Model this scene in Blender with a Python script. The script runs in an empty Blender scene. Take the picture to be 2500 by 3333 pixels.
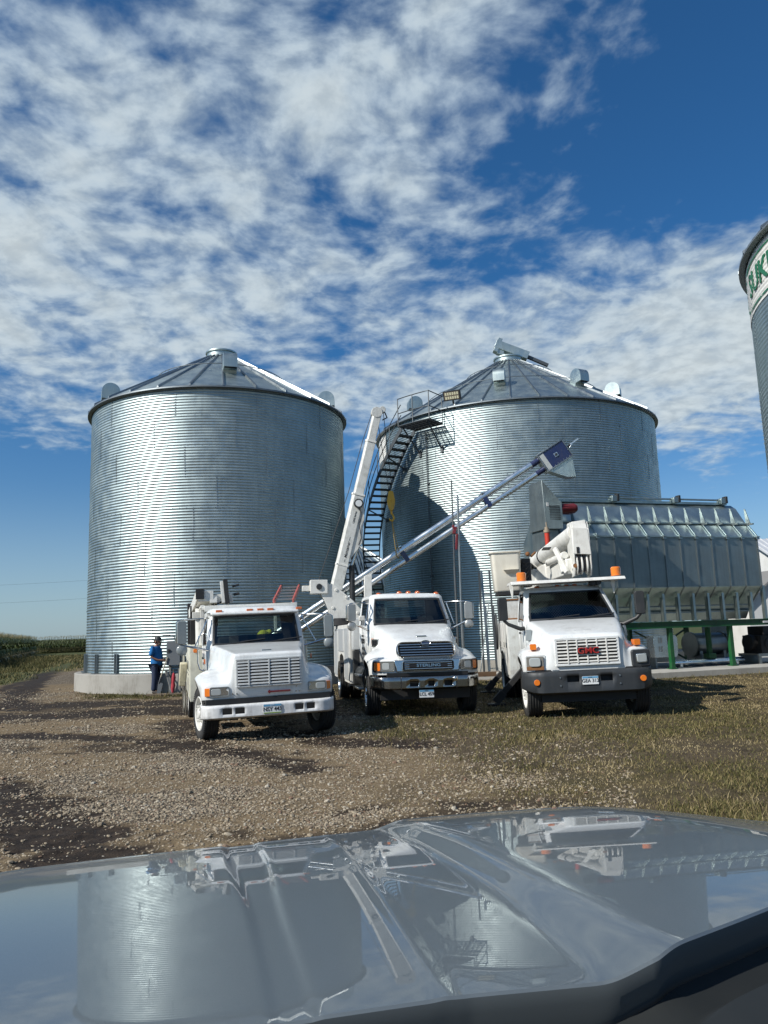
# farmyard with grain bins and three service trucks
CLOUDS = [(-.35, 1.10, .62, .42, .29), (-.62, 1.62, .55, .34, .28), (-.75, 2.1, .4, .25, .16), (.85, 1.70, .55, .34, .42), (.62, 2.20, .70, .36, .34), (.15, 1.85, .4, .22, .12), (.70, .90, .36, .36, -.60), (.54, 1.20, .17, .11, -.30), (.27, .96, .16, .16, .16), (-.28, .80, .16, .10, -.16), (-.40, 1.42, .14, .10, -.12),
          (-1.5, 2.9, .8, .9, -.40), (0, 3.9, 3.2, 1.2, -.45), (.20, 1.47, .16, .13, -.16), (-.12, 2.1, .35, .16, .12), (-.05, 2.75, .35, .2, .14), (-.5, -1.5, 2., 1.5, .10)]
import bpy, math, random
import numpy as np
from mathutils import Vector, Matrix, Euler
R = math.radians
PI = math.pi
rng = np.random.default_rng(7)
random.seed(7)
scene = bpy.context.scene
col = scene.collection

# ---------------------------------------------------------------- mesh helper
class MB:
    """collects shapes; build() links them as ONE mesh object"""
    def __init__(s):
        s.v = []; s.f = []; s.m = []; s.M = Matrix.Identity(4); s.mi = 0
    def at(s, M): s.M = M; return s
    def mat(s, i): s.mi = i; return s
    def add(s, vs, fs):
        o = len(s.v)
        M = s.M
        s.v.extend([tuple(M @ Vector(p)) for p in vs])
        s.f.extend([tuple(o + i for i in f) for f in fs]); s.m.extend([s.mi] * len(fs)); return s
    def box(s, c, d, rot=None):
        x, y, z = d[0] / 2, d[1] / 2, d[2] / 2
        vs = [(-x, -y, -z), (x, -y, -z), (x, y, -z), (-x, y, -z), (-x, -y, z), (x, -y, z), (x, y, z), (-x, y, z)]
        E = Euler(rot).to_matrix() if rot else Matrix.Identity(3)
        c = Vector(c)
        return s.add([E @ Vector(p) + c for p in vs], [(0, 3, 2, 1), (4, 5, 6, 7), (0, 1, 5, 4), (1, 2, 6, 5), (2, 3, 7, 6), (3, 0, 4, 7)])
    def bb(s, a, b):
        return s.box([(a[i] + b[i]) / 2 for i in range(3)], [abs(b[i] - a[i]) for i in range(3)])
    def hexa(s, bot, top):
        """8 corner solid: 4 bottom, 4 top (ccw seen from above)"""
        return s.add(list(bot) + list(top), [(3, 2, 1, 0), (4, 5, 6, 7), (0, 1, 5, 4), (1, 2, 6, 5), (2, 3, 7, 6), (3, 0, 4, 7)])
    def beam(s, p0, p1, w, h=None, up=(0, 0, 1)):
        h = h or w; a = Vector(p0); b = Vector(p1); d = (b - a).normalized(); u = Vector(up)
        if abs(d.dot(u)) > .98: u = Vector((1, 0, 0))
        r = d.cross(u).normalized(); u = r.cross(d)
        q = [(-w / 2, -h / 2), (w / 2, -h / 2), (w / 2, h / 2), (-w / 2, h / 2)]
        vs = [a + r * i + u * j for i, j in q] + [b + r * i + u * j for i, j in q]
        return s.add(vs, [(0, 1, 2, 3), (7, 6, 5, 4), (0, 4, 5, 1), (1, 5, 6, 2), (2, 6, 7, 3), (3, 7, 4, 0)])
    def cyl(s, p0, p1, r0, r1=None, n=16, cap=True):
        r1 = r0 if r1 is None else r1; a = Vector(p0); b = Vector(p1); d = (b - a).normalized()
        u = Vector((0, 0, 1)) if abs(d.z) < .9 else Vector((1, 0, 0))
        x = d.cross(u).normalized(); y = x.cross(d)
        vs = []
        for P, r in ((a, r0), (b, r1)):
            vs += [P + (x * math.cos(2 * PI * i / n) + y * math.sin(2 * PI * i / n)) * r for i in range(n)]
        fs = [(i, (i + 1) % n, n + (i + 1) % n, n + i) for i in range(n)]
        if cap: fs += [tuple(range(n - 1, -1, -1)), tuple(range(n, 2 * n))]
        return s.add(vs, fs)
    def tube(s, pts, r, n=8, closed=False):
        P = [Vector(p) for p in pts]; k = len(P); vs = []; prev = None
        for i in range(k):
            if closed: t = P[(i + 1) % k] - P[i - 1]
            else: t = P[min(i + 1, k - 1)] - P[max(i - 1, 0)]
            t.normalize()
            if prev is None:
                u = Vector((0, 0, 1)) if abs(t.z) < .9 else Vector((1, 0, 0))
                x = t.cross(u).normalized()
            else:
                x = (prev - t * prev.dot(t)).normalized()
            prev = x; y = t.cross(x); rr = r[i] if hasattr(r, '__len__') else r
            vs += [P[i] + (x * math.cos(2 * PI * j / n) + y * math.sin(2 * PI * j / n)) * rr for j in range(n)]
        fs = []
        for i in range(k if closed else k - 1):
            a = i * n; b = ((i + 1) % k) * n
            fs += [(a + j, a + (j + 1) % n, b + (j + 1) % n, b + j) for j in range(n)]
        if not closed: fs += [tuple(range(n - 1, -1, -1)), tuple((k - 1) * n + j for j in range(n))]
        return s.add(vs, fs)
    def lathe(s, prof, n=32, a0=0, a1=2 * PI, axis='z', c=(0, 0, 0)):
        """prof: (r, h). axis of revolution z or x"""
        full = abs(a1 - a0 - 2 * PI) < 1e-6; k = n if full else n + 1; vs = []; c = Vector(c)
        for r, h in prof:
            for i in range(k):
                a = a0 + (a1 - a0) * i / n
                p = Vector((r * math.cos(a), r * math.sin(a), h)) if axis == 'z' else Vector((h, r * math.cos(a), r * math.sin(a)))
                vs.append(p + c)
        fs = []
        for j in range(len(prof) - 1):
            for i in range(n):
                i2 = (i + 1) % k; fs.append((j * k + i, j * k + i2, (j + 1) * k + i2, (j + 1) * k + i))
        return s.add(vs, fs)
    def prism(s, poly, O, U, V, W):
        """2D poly in (U,V) axes at O, extruded by vector W"""
        O, U, V, W = Vector(O), Vector(U), Vector(V), Vector(W); n = len(poly)
        vs = [O + U * a + V * b for a, b in poly] + [O + U * a + V * b + W for a, b in poly]
        return s.add(vs, [tuple(range(n - 1, -1, -1)), tuple(range(n, 2 * n))] + [(i, (i + 1) % n, n + (i + 1) % n, n + i) for i in range(n)])
    def grid(s, rows, closed=False):
        k = len(rows[0]); vs = [p for r in rows for p in r]; fs = []
        for j in range(len(rows) - 1):
            for i in range(k if closed else k - 1):
                i2 = (i + 1) % k; fs.append((j * k + i, j * k + i2, (j + 1) * k + i2, (j + 1) * k + i))
        return s.add(vs, fs)
    def sphere(s, c, r, n=16, m=8, sc=(1, 1, 1)):
        rows = []
        for j in range(m + 1):
            t = PI * j / m
            rows.append([(c[0] + r * sc[0] * math.sin(t) * math.cos(2 * PI * i / n), c[1] + r * sc[1] * math.sin(t) * math.sin(2 * PI * i / n), c[2] - r * sc[2] * math.cos(t)) for i in range(n)])
        return s.grid(rows, True)
    def build(s, name, mats, parent=None, smooth=35, bevel=0, seg=2):
        me = bpy.data.meshes.new(name); me.from_pydata(s.v, [], s.f)
        if not isinstance(mats, (list, tuple)): mats = [mats]
        for m in mats: me.materials.append(m)
        if len(mats) > 1: me.polygons.foreach_set('material_index', s.m)
        if smooth:
            me.polygons.foreach_set('use_smooth', [True] * len(me.polygons)); me.set_sharp_from_angle(angle=R(smooth))
        me.update()
        o = bpy.data.objects.new(name, me); col.objects.link(o)
        if parent: o.parent = parent
        if bevel:
            b = o.modifiers.new('bevel', 'BEVEL'); b.width = bevel; b.segments = seg; b.limit_method = 'ANGLE'; b.angle_limit = R(40); b.harden_normals = False
        return o

def np_obj(name, V, F, mats, parent=None, attrs=None, smooth=False, mi=None):
    """big numpy mesh; F is (n,k)"""
    me = bpy.data.meshes.new(name); F = np.asarray(F, dtype=np.int32); n, k = F.shape
    me.vertices.add(len(V)); me.vertices.foreach_set('co', np.asarray(V, dtype=np.float32).ravel())
    me.loops.add(n * k); me.loops.foreach_set('vertex_index', F.ravel())
    me.polygons.add(n); me.polygons.foreach_set('loop_start', np.arange(n, dtype=np.int32) * k); me.polygons.foreach_set('loop_total', np.full(n, k, dtype=np.int32))
    if not isinstance(mats, (list, tuple)): mats = [mats]
    for m in mats: me.materials.append(m)
    if mi is not None: me.polygons.foreach_set('material_index', np.asarray(mi, dtype=np.int32))
    for an, av in (attrs or {}).items():
        at = me.attributes.new(an, 'FLOAT', 'POINT'); at.data.foreach_set('value', np.asarray(av, dtype=np.float32))
    me.polygons.foreach_set('use_smooth', np.full(n, smooth))
    me.update(calc_edges=True); me.validate()
    o = bpy.data.objects.new(name, me); col.objects.link(o)
    if parent: o.parent = parent
    return o

def tag(o, label=None, cat=None, group=None, kind=None):
    if label: o['label'] = label
    if cat: o['category'] = cat
    if group: o['group'] = group
    if kind: o['kind'] = kind
    return o
def thing(name, label, cat, loc=(0, 0, 0), rot=(0, 0, 0), group=None):
    o = bpy.data.objects.new(name, None); col.objects.link(o); o.location = loc; o.rotation_euler = rot; o.empty_display_size = .2
    return tag(o, label, cat, group)
def dup(o, parent=None, loc=None, rot=None):
    c = o.copy(); col.objects.link(c)
    if parent is not None: c.parent = parent
    if loc is not None: c.location = loc
    if rot is not None: c.rotation_euler = rot
    return c
def text_obj(name, body, size, mat, parent, M, depth=.004, align='CENTER', bend=None, shear=0, xs=1):
    """lettering as a mesh; M maps text plane (x right, y up, z out) to the parent space"""
    cu = bpy.data.curves.new('txt', 'FONT'); cu.body = body; cu.size = size; cu.align_x = align; cu.align_y = 'CENTER'; cu.extrude = depth; cu.shear = shear; cu.resolution_u = 3; cu.offset = size * .012
    t = bpy.data.objects.new('txt', cu); col.objects.link(t)
    dg = bpy.context.evaluated_depsgraph_get(); me = bpy.data.meshes.new_from_object(t.evaluated_get(dg))
    bpy.data.objects.remove(t); bpy.data.curves.remove(cu)
    for v in me.vertices:
        p = Vector((v.co.x * xs, v.co.y, v.co.z)); p = bend(p) if bend else M @ p
        v.co = p
    me.materials.clear(); me.materials.append(mat); me.name = name
    o = bpy.data.objects.new(name, me); col.objects.link(o); o.parent = parent
    return o

# ---------------------------------------------------------------- materials
class NT:
    def __init__(s, nt): s.nt = nt
    def n(s, t, **k):
        nd = s.nt.nodes.new(t)
        for a, b in k.items():
            if a.startswith('i_'):
                key = a[2:]; key = int(key) if key.isdigit() else key.replace('_', ' ')
                s.set(nd.inputs[key], b)
            else: setattr(nd, a, b)
        return nd
    def set(s, inp, b):
        if isinstance(b, bpy.types.NodeSocket): s.nt.links.new(b, inp)
        elif isinstance(b, bpy.types.Node): s.nt.links.new(b.outputs[0], inp)
        elif isinstance(b, (tuple, list)) and len(b) == 3 and inp.type == 'RGBA': inp.default_value = (*b, 1)
        else: inp.default_value = b
    def math(s, op, a, b=0, c=0, clamp=False):
        nd = s.nt.nodes.new('ShaderNodeMath'); nd.operation = op; nd.use_clamp = clamp
        s.set(nd.inputs[0], a); s.set(nd.inputs[1], b); s.set(nd.inputs[2], c); return nd.outputs[0]
    def vmath(s, op, a, b=(0, 0, 0), out=0):
        nd = s.nt.nodes.new('ShaderNodeVectorMath'); nd.operation = op; s.set(nd.inputs[0], a)
        if op == 'SCALE': s.set(nd.inputs['Scale'], b)
        else: s.set(nd.inputs[1], b)
        return nd.outputs[out]
    def noise(s, vec, scale, detail=4, rough=.55, dim='3D', dist=0, out='Fac'):
        nd = s.nt.nodes.new('ShaderNodeTexNoise'); nd.noise_dimensions = dim
        if vec is not None: s.set(nd.inputs['Vector'], vec)
        s.set(nd.inputs['Scale'], scale); s.set(nd.inputs['Detail'], detail); s.set(nd.inputs['Roughness'], rough); s.set(nd.inputs['Distortion'], dist)
        return nd.outputs[out]
    def ramp(s, v, a, b, lo=0., hi=1., smooth=True):
        nd = s.nt.nodes.new('ShaderNodeMapRange'); nd.interpolation_type = 'SMOOTHSTEP' if smooth else 'LINEAR'
        s.set(nd.inputs[0], v); s.set(nd.inputs[1], a); s.set(nd.inputs[2], b); s.set(nd.inputs[3], lo); s.set(nd.inputs[4], hi); return nd.outputs[0]
    def mix(s, f, a, b, mode='MIX'):
        nd = s.nt.nodes.new('ShaderNodeMix'); nd.data_type = 'RGBA'; nd.blend_type = mode
        s.set(nd.inputs[0], f); s.set(nd.inputs[6], a); s.set(nd.inputs[7], b); return nd.outputs[2]
    def attr(s, name): return s.n('ShaderNodeAttribute', attribute_name=name).outputs['Fac']
    def bump(s, h, strength=.3, dist=.01):
        return s.n('ShaderNodeBump', i_Strength=strength, i_Distance=dist, i_Height=h).outputs[0]

def newmat(name):
    m = bpy.data.materials.new(name); m.use_nodes = True; nt = m.node_tree
    p = nt.nodes['Principled BSDF']; return m, NT(nt), p
def setp(T, p, **k):
    for a, b in k.items(): T.set(p.inputs[a.replace('_', ' ')], b)
_mc = {}
def paint(name, c, rough=.35, metal=0., dirt=.25, dcol=(.16, .13, .09), coat=0., scale=3., bump=0.):
    """painted or plain surface with blotchy wear"""
    if name in _mc: return _mc[name]
    m, T, p = newmat(name); co = T.n('ShaderNodeTexCoord').outputs['Object']
    n1 = T.noise(co, scale, 6, .65); n2 = T.noise(T.vmath('MULTIPLY', co, (14., 14., 1.6)), 1.6, 4, .6)
    f = T.math('MULTIPLY', T.ramp(T.math('ADD', n1, T.math('MULTIPLY', n2, .45)), .62, 1.05), dirt)
    var = T.mix(T.ramp(T.noise(co, scale * .37, 3), .3, .7), tuple(x * .93 for x in c), c)
    setp(T, p, Base_Color=T.mix(f, var, dcol), Roughness=T.math('ADD', T.math('MULTIPLY', n1, .16), rough - .06), Metallic=metal)
    if coat: setp(T, p, Coat_Weight=coat, Coat_Roughness=.06)
    if bump: setp(T, p, Normal=T.bump(T.noise(co, 180, 3), bump, .002))
    _mc[name] = m; return m
def galv(name, c=(.58, .61, .63), rough=.34, spang=1., metal=1.):
    if name in _mc: return _mc[name]
    m, T, p = newmat(name); co = T.n('ShaderNodeTexCoord').outputs['Object']
    vo = T.n('ShaderNodeTexVoronoi', i_Scale=28.); T.set(vo.inputs['Vector'], co)
    sp = T.ramp(T.n('ShaderNodeSeparateColor', i_0=vo.outputs['Color']).outputs[0], 0, 1, 1 - .10 * spang, 1.)
    big = T.ramp(T.noise(co, .8, 5, .6), .3, .75, .86, 1.04)
    st = T.ramp(T.noise(T.vmath('MULTIPLY', co, (5., 5., .35)), 1.5, 4, .6), .35, .8, 1.0, .86)
    k = T.math('MULTIPLY', T.math('MULTIPLY', sp, big), st)
    setp(T, p, Base_Color=T.vmath('SCALE', c, k), Metallic=metal, Roughness=T.ramp(T.noise(co, 2.3, 4), .3, .7, rough - .05, rough + .08))
    _mc[name] = m; return m
def glass_mat(name, tint=(.5, .58, .56), fac=.1):
    if name in _mc: return _mc[name]
    m = bpy.data.materials.new(name); m.use_nodes = True; T = NT(m.node_tree); T.nt.nodes.clear()
    tr = T.n('ShaderNodeBsdfTransparent', i_Color=tint); gl = T.n('ShaderNodeBsdfGlossy', i_Roughness=.02, i_Color=(.95, .97, 1.))
    fr = T.n('ShaderNodeFresnel', i_IOR=1.5)
    mx = T.n('ShaderNodeMixShader', i_0=T.math('ADD', fr.outputs[0], fac * .3, clamp=True), i_1=tr.outputs[0], i_2=gl.outputs[0])
    o = T.n('ShaderNodeOutputMaterial'); T.set(o.inputs[0], mx); _mc[name] = m; return m
def lens(name, c, rough=.12):
    if name in _mc: return _mc[name]
    m, T, p = newmat(name); co = T.n('ShaderNodeTexCoord').outputs['Object']
    w = T.n('ShaderNodeTexWave', i_Scale=30.); T.set(w.inputs['Vector'], co)
    setp(T, p, Base_Color=c, Roughness=rough, Coat_Weight=1., Normal=T.bump(w.outputs['Fac'], .25, .004)); _mc[name] = m; return m

WHITE = paint('white_truck_paint', (.80, .815, .80), .3, coat=.6, dirt=.32, scale=3.0)
WHITEB = paint('chalky_white_paint', (.76, .75, .70), .42, dirt=.35, coat=.15, scale=4)
CREAM = paint('cream_paint', (.70, .69, .58), .42, dirt=.35, coat=.1, scale=4)
BUMPW = paint('white_bumper_paint', (.78, .78, .77), .36, dirt=.45, dcol=(.12, .10, .08), coat=.4, scale=5)
BLACKP = paint('black_plastic', (.022, .024, .026), .5, dirt=.3, dcol=(.07, .065, .06))
GREYP = paint('dark_grey_plastic', (.030, .034, .038), .48, dirt=.25, dcol=(.1, .095, .085))
RUBBER = paint('tyre_rubber', (.02, .021, .022), .75, dirt=.7, dcol=(.075, .065, .052), scale=5)
CHASSIS = paint('chassis_black', (.015, .016, .018), .6, dirt=.4, dcol=(.05, .04, .03))
CHROME = paint('chrome_steel', (.66, .65, .62), .16, 1., dirt=.12, dcol=(.3, .27, .22))
STEEL = paint('bright_steel', (.6, .61, .62), .3, 1., dirt=.2)
MGREY = paint('grey_mirror_shell', (.22, .25, .26), .35, 0., dirt=.2, coat=.3)
AMBER = lens('amber_lens', (.80, .20, .02)); AMBERD = lens('dull_amber_lens', (.55, .13, .03))
LENS = lens('headlamp_lens', (.42, .45, .45), .06)
REFL = paint('lamp_reflector', (.75, .77, .78), .16, 1., dirt=.05)
GLASS = glass_mat('tinted_window_glass'); GLASSD = glass_mat('dark_window_glass', (.22, .27, .27))
MIRG = paint('mirror_glass', (.7, .75, .8), .05, 1., dirt=.05)
SEATM = paint('dark_seat_cloth', (.03, .032, .036), .85, dirt=.2)
GALV = galv('galvanised_corrugated_steel', (.42, .495, .50), .46, .6); GALVR = galv('galvanised_roof_steel', (.53, .605, .59), .44, .5)
GALVD = galv('weathered_galvanised_steel', (.34, .37, .38), .42, .5); GALVB = galv('bright_galvanised_tube', (.84, .87, .88), .27, .5)
DSTEEL = paint('dark_stair_steel', (.11, .125, .135), .5, .6, dirt=.3)
RIBM = paint('roof_rib_steel', (.20, .23, .25), .45, .6, dirt=.2)
DRYP = galv('dryer_panel_steel', (.31, .36, .365), .46, .35, metal=.85)
GREEN = paint('green_machine_paint', (.008, .10, .03), .4, dirt=.25, coat=.3)
NAVY = paint('navy_auger_paint', (.012, .022, .085), .35, dirt=.15, coat=.4)
RED = paint('red_paint', (.42, .02, .02), .38, dirt=.25, coat=.3); DRED = paint('dark_red_motor_paint', (.16, .012, .018), .4, dirt=.2, coat=.3)
YELLOW = paint('yellow_hook_paint', (.62, .36, .03), .45, dirt=.4)
BLACK = paint('black_letter_paint', (.012, .012, .014), .5, dirt=0)
LGREEN = paint('green_letter_paint', (.01, .13, .06), .45, dirt=.05)
RUST = paint('rusty_steel', (.20, .085, .03), .8, dirt=.4, dcol=(.35, .17, .05), scale=8)
WOOD = paint('weathered_wood', (.20, .155, .11), .8, dirt=.5, dcol=(.08, .06, .045), scale=6)
CONC = paint('concrete_grey', (.36, .345, .31), .85, dirt=.6, dcol=(.15, .135, .11), scale=1.6, bump=.4)
PLATEW = paint('plate_white', (.74, .76, .76), .4, dirt=.12); PLATEB = paint('plate_sky_blue', (.12, .34, .55), .4, dirt=.05); PLATEG = paint('plate_green_edge', (.25, .38, .06), .4, dirt=.05)

# ---------------------------------------------------------------- camera
CZ = 1.75; pitch = R(8.85); roll = .033
cf = Vector((0, math.cos(pitch), math.sin(pitch))); r0 = Vector((1, 0, 0)); u0 = r0.cross(cf)
cr = r0 * math.cos(roll) - u0 * math.sin(roll); cu = r0 * math.sin(roll) + u0 * math.cos(roll)
cam = bpy.data.cameras.new('camera'); camo = bpy.data.objects.new('camera', cam); col.objects.link(camo)
M = Matrix((cr, cu, -cf)).transposed().to_4x4(); M.translation = (0, 0, CZ); camo.matrix_world = M
cam.sensor_fit = 'HORIZONTAL'; cam.sensor_width = 36; cam.lens = 36.0; cam.clip_start = .05; cam.clip_end = 12000
scene.camera = camo

# ---------------------------------------------------------------- sun and sky
SUN_AZ = R(-148); SUN_EL = R(37)       # azimuth measured from +X, towards the sun
sdir = Vector((math.cos(SUN_AZ) * math.cos(SUN_EL), math.sin(SUN_AZ) * math.cos(SUN_EL), math.sin(SUN_EL)))
sl = bpy.data.lights.new('sun', 'SUN'); sl.energy = 4.7; sl.angle = R(.53); sl.color = (1, .955, .88)
so = bpy.data.objects.new('sun', sl); col.objects.link(so); so.rotation_euler = (-sdir).to_track_quat('-Z', 'Y').to_euler(); so.location = (-40, -20, 40)
w = bpy.data.worlds.new('World'); scene.world = w; w.use_nodes = True; T = NT(w.node_tree)
bg = w.node_tree.nodes['Background']
sky = T.n('ShaderNodeTexSky', sky_type='NISHITA', sun_disc=False, sun_elevation=SUN_EL, altitude=300, air_density=1.0, dust_density=.6, ozone_density=2.5)
sky.sun_rotation = math.atan2(sdir.x, sdir.y)
SKYS = .088
d = T.n('ShaderNodeTexCoord').outputs['Generated']
sep = T.n('ShaderNodeSeparateXYZ', i_0=d)
zz = T.math('MAXIMUM', sep.outputs[2], 0.0)
inv = T.math('DIVIDE', 1., T.math('ADD', zz, .16))
P = T.n('ShaderNodeCombineXYZ', i_0=T.math('MULTIPLY', sep.outputs[0], inv), i_1=T.math('MULTIPLY', sep.outputs[1], inv)).outputs[0]
warp = T.vmath('SCALE', T.vmath('SUBTRACT', T.noise(P, 3.0, 2, .5, out='Color'), (.5, .5, .5)), .12)
Pw = T.vmath('ADD', P, warp)
cov = T.math('MULTIPLY', T.math('SUBTRACT', T.noise(Pw, 1.7, 2, .5), .5), .65)
# the sky of this day: where the cloud banks lie overhead (x, y on the cloud layer, reach x, reach y, amount)
for (cx, cy, rx, ry, a) in CLOUDS:
    q = T.vmath('MULTIPLY', T.vmath('SUBTRACT', Pw, (cx, cy, 0)), (1 / rx, 1 / ry, 0))
    g = T.math('EXPONENT', T.math('MULTIPLY', T.vmath('DOT_PRODUCT', q, q, out=1), -1.))
    cov = T.math('ADD', cov, T.math('MULTIPLY', g, a))
n1 = T.noise(Pw, 6.4, 5, .5); n2 = T.noise(T.vmath('ADD', Pw, (7.3, 2.1, 0)), 19., 5, .55)
dens = T.math('ADD', T.math('ADD', T.math('MULTIPLY', n1, 1.02), T.math('MULTIPLY', n2, .58)), cov)
af = T.math('MULTIPLY', T.ramp(dens, .72, 1.20), .95)
horizfade = T.ramp(zz, .03, .16)
af = T.math('MULTIPLY', af, horizfade)
thick = T.ramp(dens, .92, 1.5)
ccol = T.mix(thick, (.40, .50, .595), (.55, .615, .64))
ccol = T.mix(T.ramp(n2, .35, .65), T.vmath('SCALE', ccol, .90), T.vmath('SCALE', ccol, 1.08))
skyc = T.vmath('SCALE', T.vmath('MULTIPLY', sky.outputs[0], T.mix(T.ramp(zz, .02, .38), (.66, .84, 1.0), (.30, .76, 1.10))), SKYS)
haz = T.mix(T.math('MULTIPLY', T.ramp(zz, .0, .20, 1., 0.), .42), skyc, (.36, .49, .62))
T.set(bg.inputs[0], T.mix(af, haz, ccol)); bg.inputs[1].default_value = 1.
vs = scene.view_settings; vs.view_transform = 'Standard'; vs.look = 'None'; vs.exposure = 0.12; vs.gamma = 1
try: scene.cycles.max_bounces = 8; scene.cycles.transparent_max_bounces = 16; scene.cycles.caustics_reflective = False; scene.cycles.caustics_refractive = False; scene.cycles.sample_clamp_indirect = 6.; scene.cycles.use_denoising = True
except Exception: pass
# ---------------------------------------------------------------- ground
def vhash(ix, iy, s):
    h = (ix.astype(np.int64) * 374761393 + iy.astype(np.int64) * 668265263 + s * 1442695041) & 0x7fffffff
    h = ((h ^ (h >> 13)) * 1274126177) & 0x7fffffff
    return ((h ^ (h >> 16)) & 0xffff) / 65535.
def vnoise(x, y, s=0):
    ix = np.floor(x); iy = np.floor(y); fx = x - ix; fy = y - iy
    fx = fx * fx * (3 - 2 * fx); fy = fy * fy * (3 - 2 * fy)
    a = vhash(ix, iy, s); b = vhash(ix + 1, iy, s); c = vhash(ix, iy + 1, s); d_ = vhash(ix + 1, iy + 1, s)
    return (a * (1 - fx) + b * fx) * (1 - fy) + (c * (1 - fx) + d_ * fx) * fy
def fbm(x, y, s=0, o=4):
    v = 0; a = .5; t = 0
    for i in range(o): v = v + a * vnoise(x * 2 ** i, y * 2 ** i, s + i); t += a; a *= .55
    return v / t
def pdist(x, y, pts):
    best = np.full(np.shape(x), 1e9)
    for (x0, y0), (x1, y1) in zip(pts[:-1], pts[1:]):
        dx, dy = x1 - x0, y1 - y0; L = dx * dx + dy * dy
        t = np.clip(((x - x0) * dx + (y - y0) * dy) / L, 0, 1)
        best = np.minimum(best, np.hypot(x - x0 - t * dx, y - y0 - t * dy))
    return best
def sst(v, a, b): t = np.clip((v - a) / (b - a), 0, 1); return t * t * (3 - 2 * t)
ROAD = [(-8.5, 18.5), (-11.4, 23.0), (-14.2, 30.5), (-18.6, 42), (-27.5, 70), (-41, 104), (-70, 150)]
MUD = [([(-2.0, 6.0), (-3.2, 7.7), (-4.9, 9.7), (-9, 14)], .55, 1.), ([(-1.2, 10.6), (-3.1, 13.1), (-4.6, 14.2), (-7.5, 15.5)], .42, .9),
       ([(-12.6, 19.5), (-8.9, 18.9), (-6, 19.8), (-4.2, 19.5)], 1.25, 1.), ([(-11, 22.3), (-7.8, 22.3), (-5.5, 22.0), (-4.4, 21)], 1.0, 1.),
       ([(-9.8, 21.2), (-12.0, 25.0), (-15.0, 32.6), (-19.6, 44.5), (-26.4, 65)], .65, .9), ([(-11.6, 22), (-13.6, 26.0), (-17, 36), (-22, 50)], .35, .7),
       ([(-4.6, 17), (-3.6, 14.0), (-2.7, 12.6)], .5, .7), ([(-1.8, 14.2), (-.9, 13.1), (.6, 12.5)], .6, .75), ([(-1.6, 6.4), (-.2, 7.4), (.6, 8.0)], .22, .55), ([(-1.0, 19), (-1.6, 23), (-2.4, 27)], 1.0, .7)]
def masks(x, y):
    n = fbm(x * .55, y * .55, 3) - .5; n2 = fbm(x * 2.1, y * 2.1, 9) - .5; n3 = fbm(x * .16, y * .16, 21) - .5
    xb = np.interp(y, [0, 5, 7.3, 8.6, 10.7, 13, 17, 20, 23.3, 26], [1.0, .85, .55, .25, .1, -.6, -1.2, -2.4, -4.4, -5.2])
    grass = sst(x - xb + n * 3.0 + n2 * 1.2, -.9, 2.1)
    # strip of turf along the foot of the left bin and the land beyond it
    far = sst(y + n * 2.6 + n2 * 1.2, 23.2, 24.6) * sst(pdist(x, y, ROAD) + n * 1.6, 1.7, 3.0)
    turf = far * sst(x + 12.2 + n * 2, -1.0, .6)
    farL = sst(pdist(x, y, ROAD) + n * 1.2 + n2, 2.3, 3.6) * sst(y + n * 3 + 0.35 * (x + 12), 24, 30)
    leftedge = sst(-x - 13.0 - .18 * (y - 20) + n * 3, 0, 3) * sst(y, 15, 24)
    grass = np.maximum.reduce([grass, turf, farL, leftedge])
    bare = sst(n3 + n2 * .6 + n * .55, -.01, .17) * np.clip(1.25 - grass * .75, 0, 1)
    bare = np.maximum(bare, .9 * (1 - sst(pdist(x, y, [(-.8, 14.0), (1.2, 11.6), (4.6, 10.6)]) + n * 2.2 + n2, .5, 2.0)))
    mud = np.zeros_like(x)
    for pts, wd, a in MUD:
        dd = pdist(x, y, pts) + n2 * wd * 1.7 + n * wd * .9 + (fbm(x * 6.5, y * 6.5, 151, 3) - .5) * wd * 1.1
        mud = np.maximum(mud, a * (1 - sst(dd, wd * .1, wd * 1.75)))
    mud = np.maximum(mud, .55 * sst(fbm(x * .33, y * .75, 131) + n2 * .35, .56, .72) * sst(y, 5, 8) * (1 - sst(y, 24, 30)))
    mud = np.clip(mud * (.55 + .9 * fbm(x * 2.6, y * 3.4, 141)), 0, 1)
    grass = grass * (1 - .75 * mud)
    fine = sst(fbm(x * .38 + 4, y * .7, 31) + n2 * .25, .40, .62)       # where the road is worn to fine dirt
    near = 1 - sst(y + x * .18 + n * 2., 6.2, 8.4)
    gravel = (1 - grass) * (1 - .93 * mud) * (1 - .55 * near) * np.clip(.25 + .95 * fine, 0, 1)
    gravel = gravel * (1 - .6 * sst(y, 17, 22) * sst(x + 13, 0, 3))
    return grass, mud, gravel, bare
def height(x, y, grass, mud, gravel):
    h = (fbm(x * 1.3, y * 1.3, 41) - .5) * .05 + (fbm(x * 6, y * 6, 52, 3) - .5) * .022
    h = h - mud * .022 + mud * (fbm(x * 9, y * 9, 61, 3) - .5) * .05 + gravel * .012 - .012
    fade = 1 - sst(np.hypot(x, y), 35, 90) * .7
    return h * fade
def axis(a, b, st, lo, hi, g=1.13):
    c = list(np.arange(a, b, st)); s_ = st; L = [a]
    while L[-1] > lo: s_ *= g; L.append(L[-1] - s_)
    s_ = st; H_ = [c[-1]]
    while H_[-1] < hi: s_ *= g; H_.append(H_[-1] + s_)
    return np.array(L[1:][::-1] + c + H_[1:])
gx = axis(-16, 17, .075, -4500, 4500); gy = axis(5.2, 31, .075, -2500, 7000)
GX, GY = np.meshgrid(gx, gy); X = GX.ravel(); Y = GY.ravel()
gr, mu, gv, ba = masks(X, Y); Z = height(X, Y, gr, mu, gv)
nx, ny = len(gx), len(gy)
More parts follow.
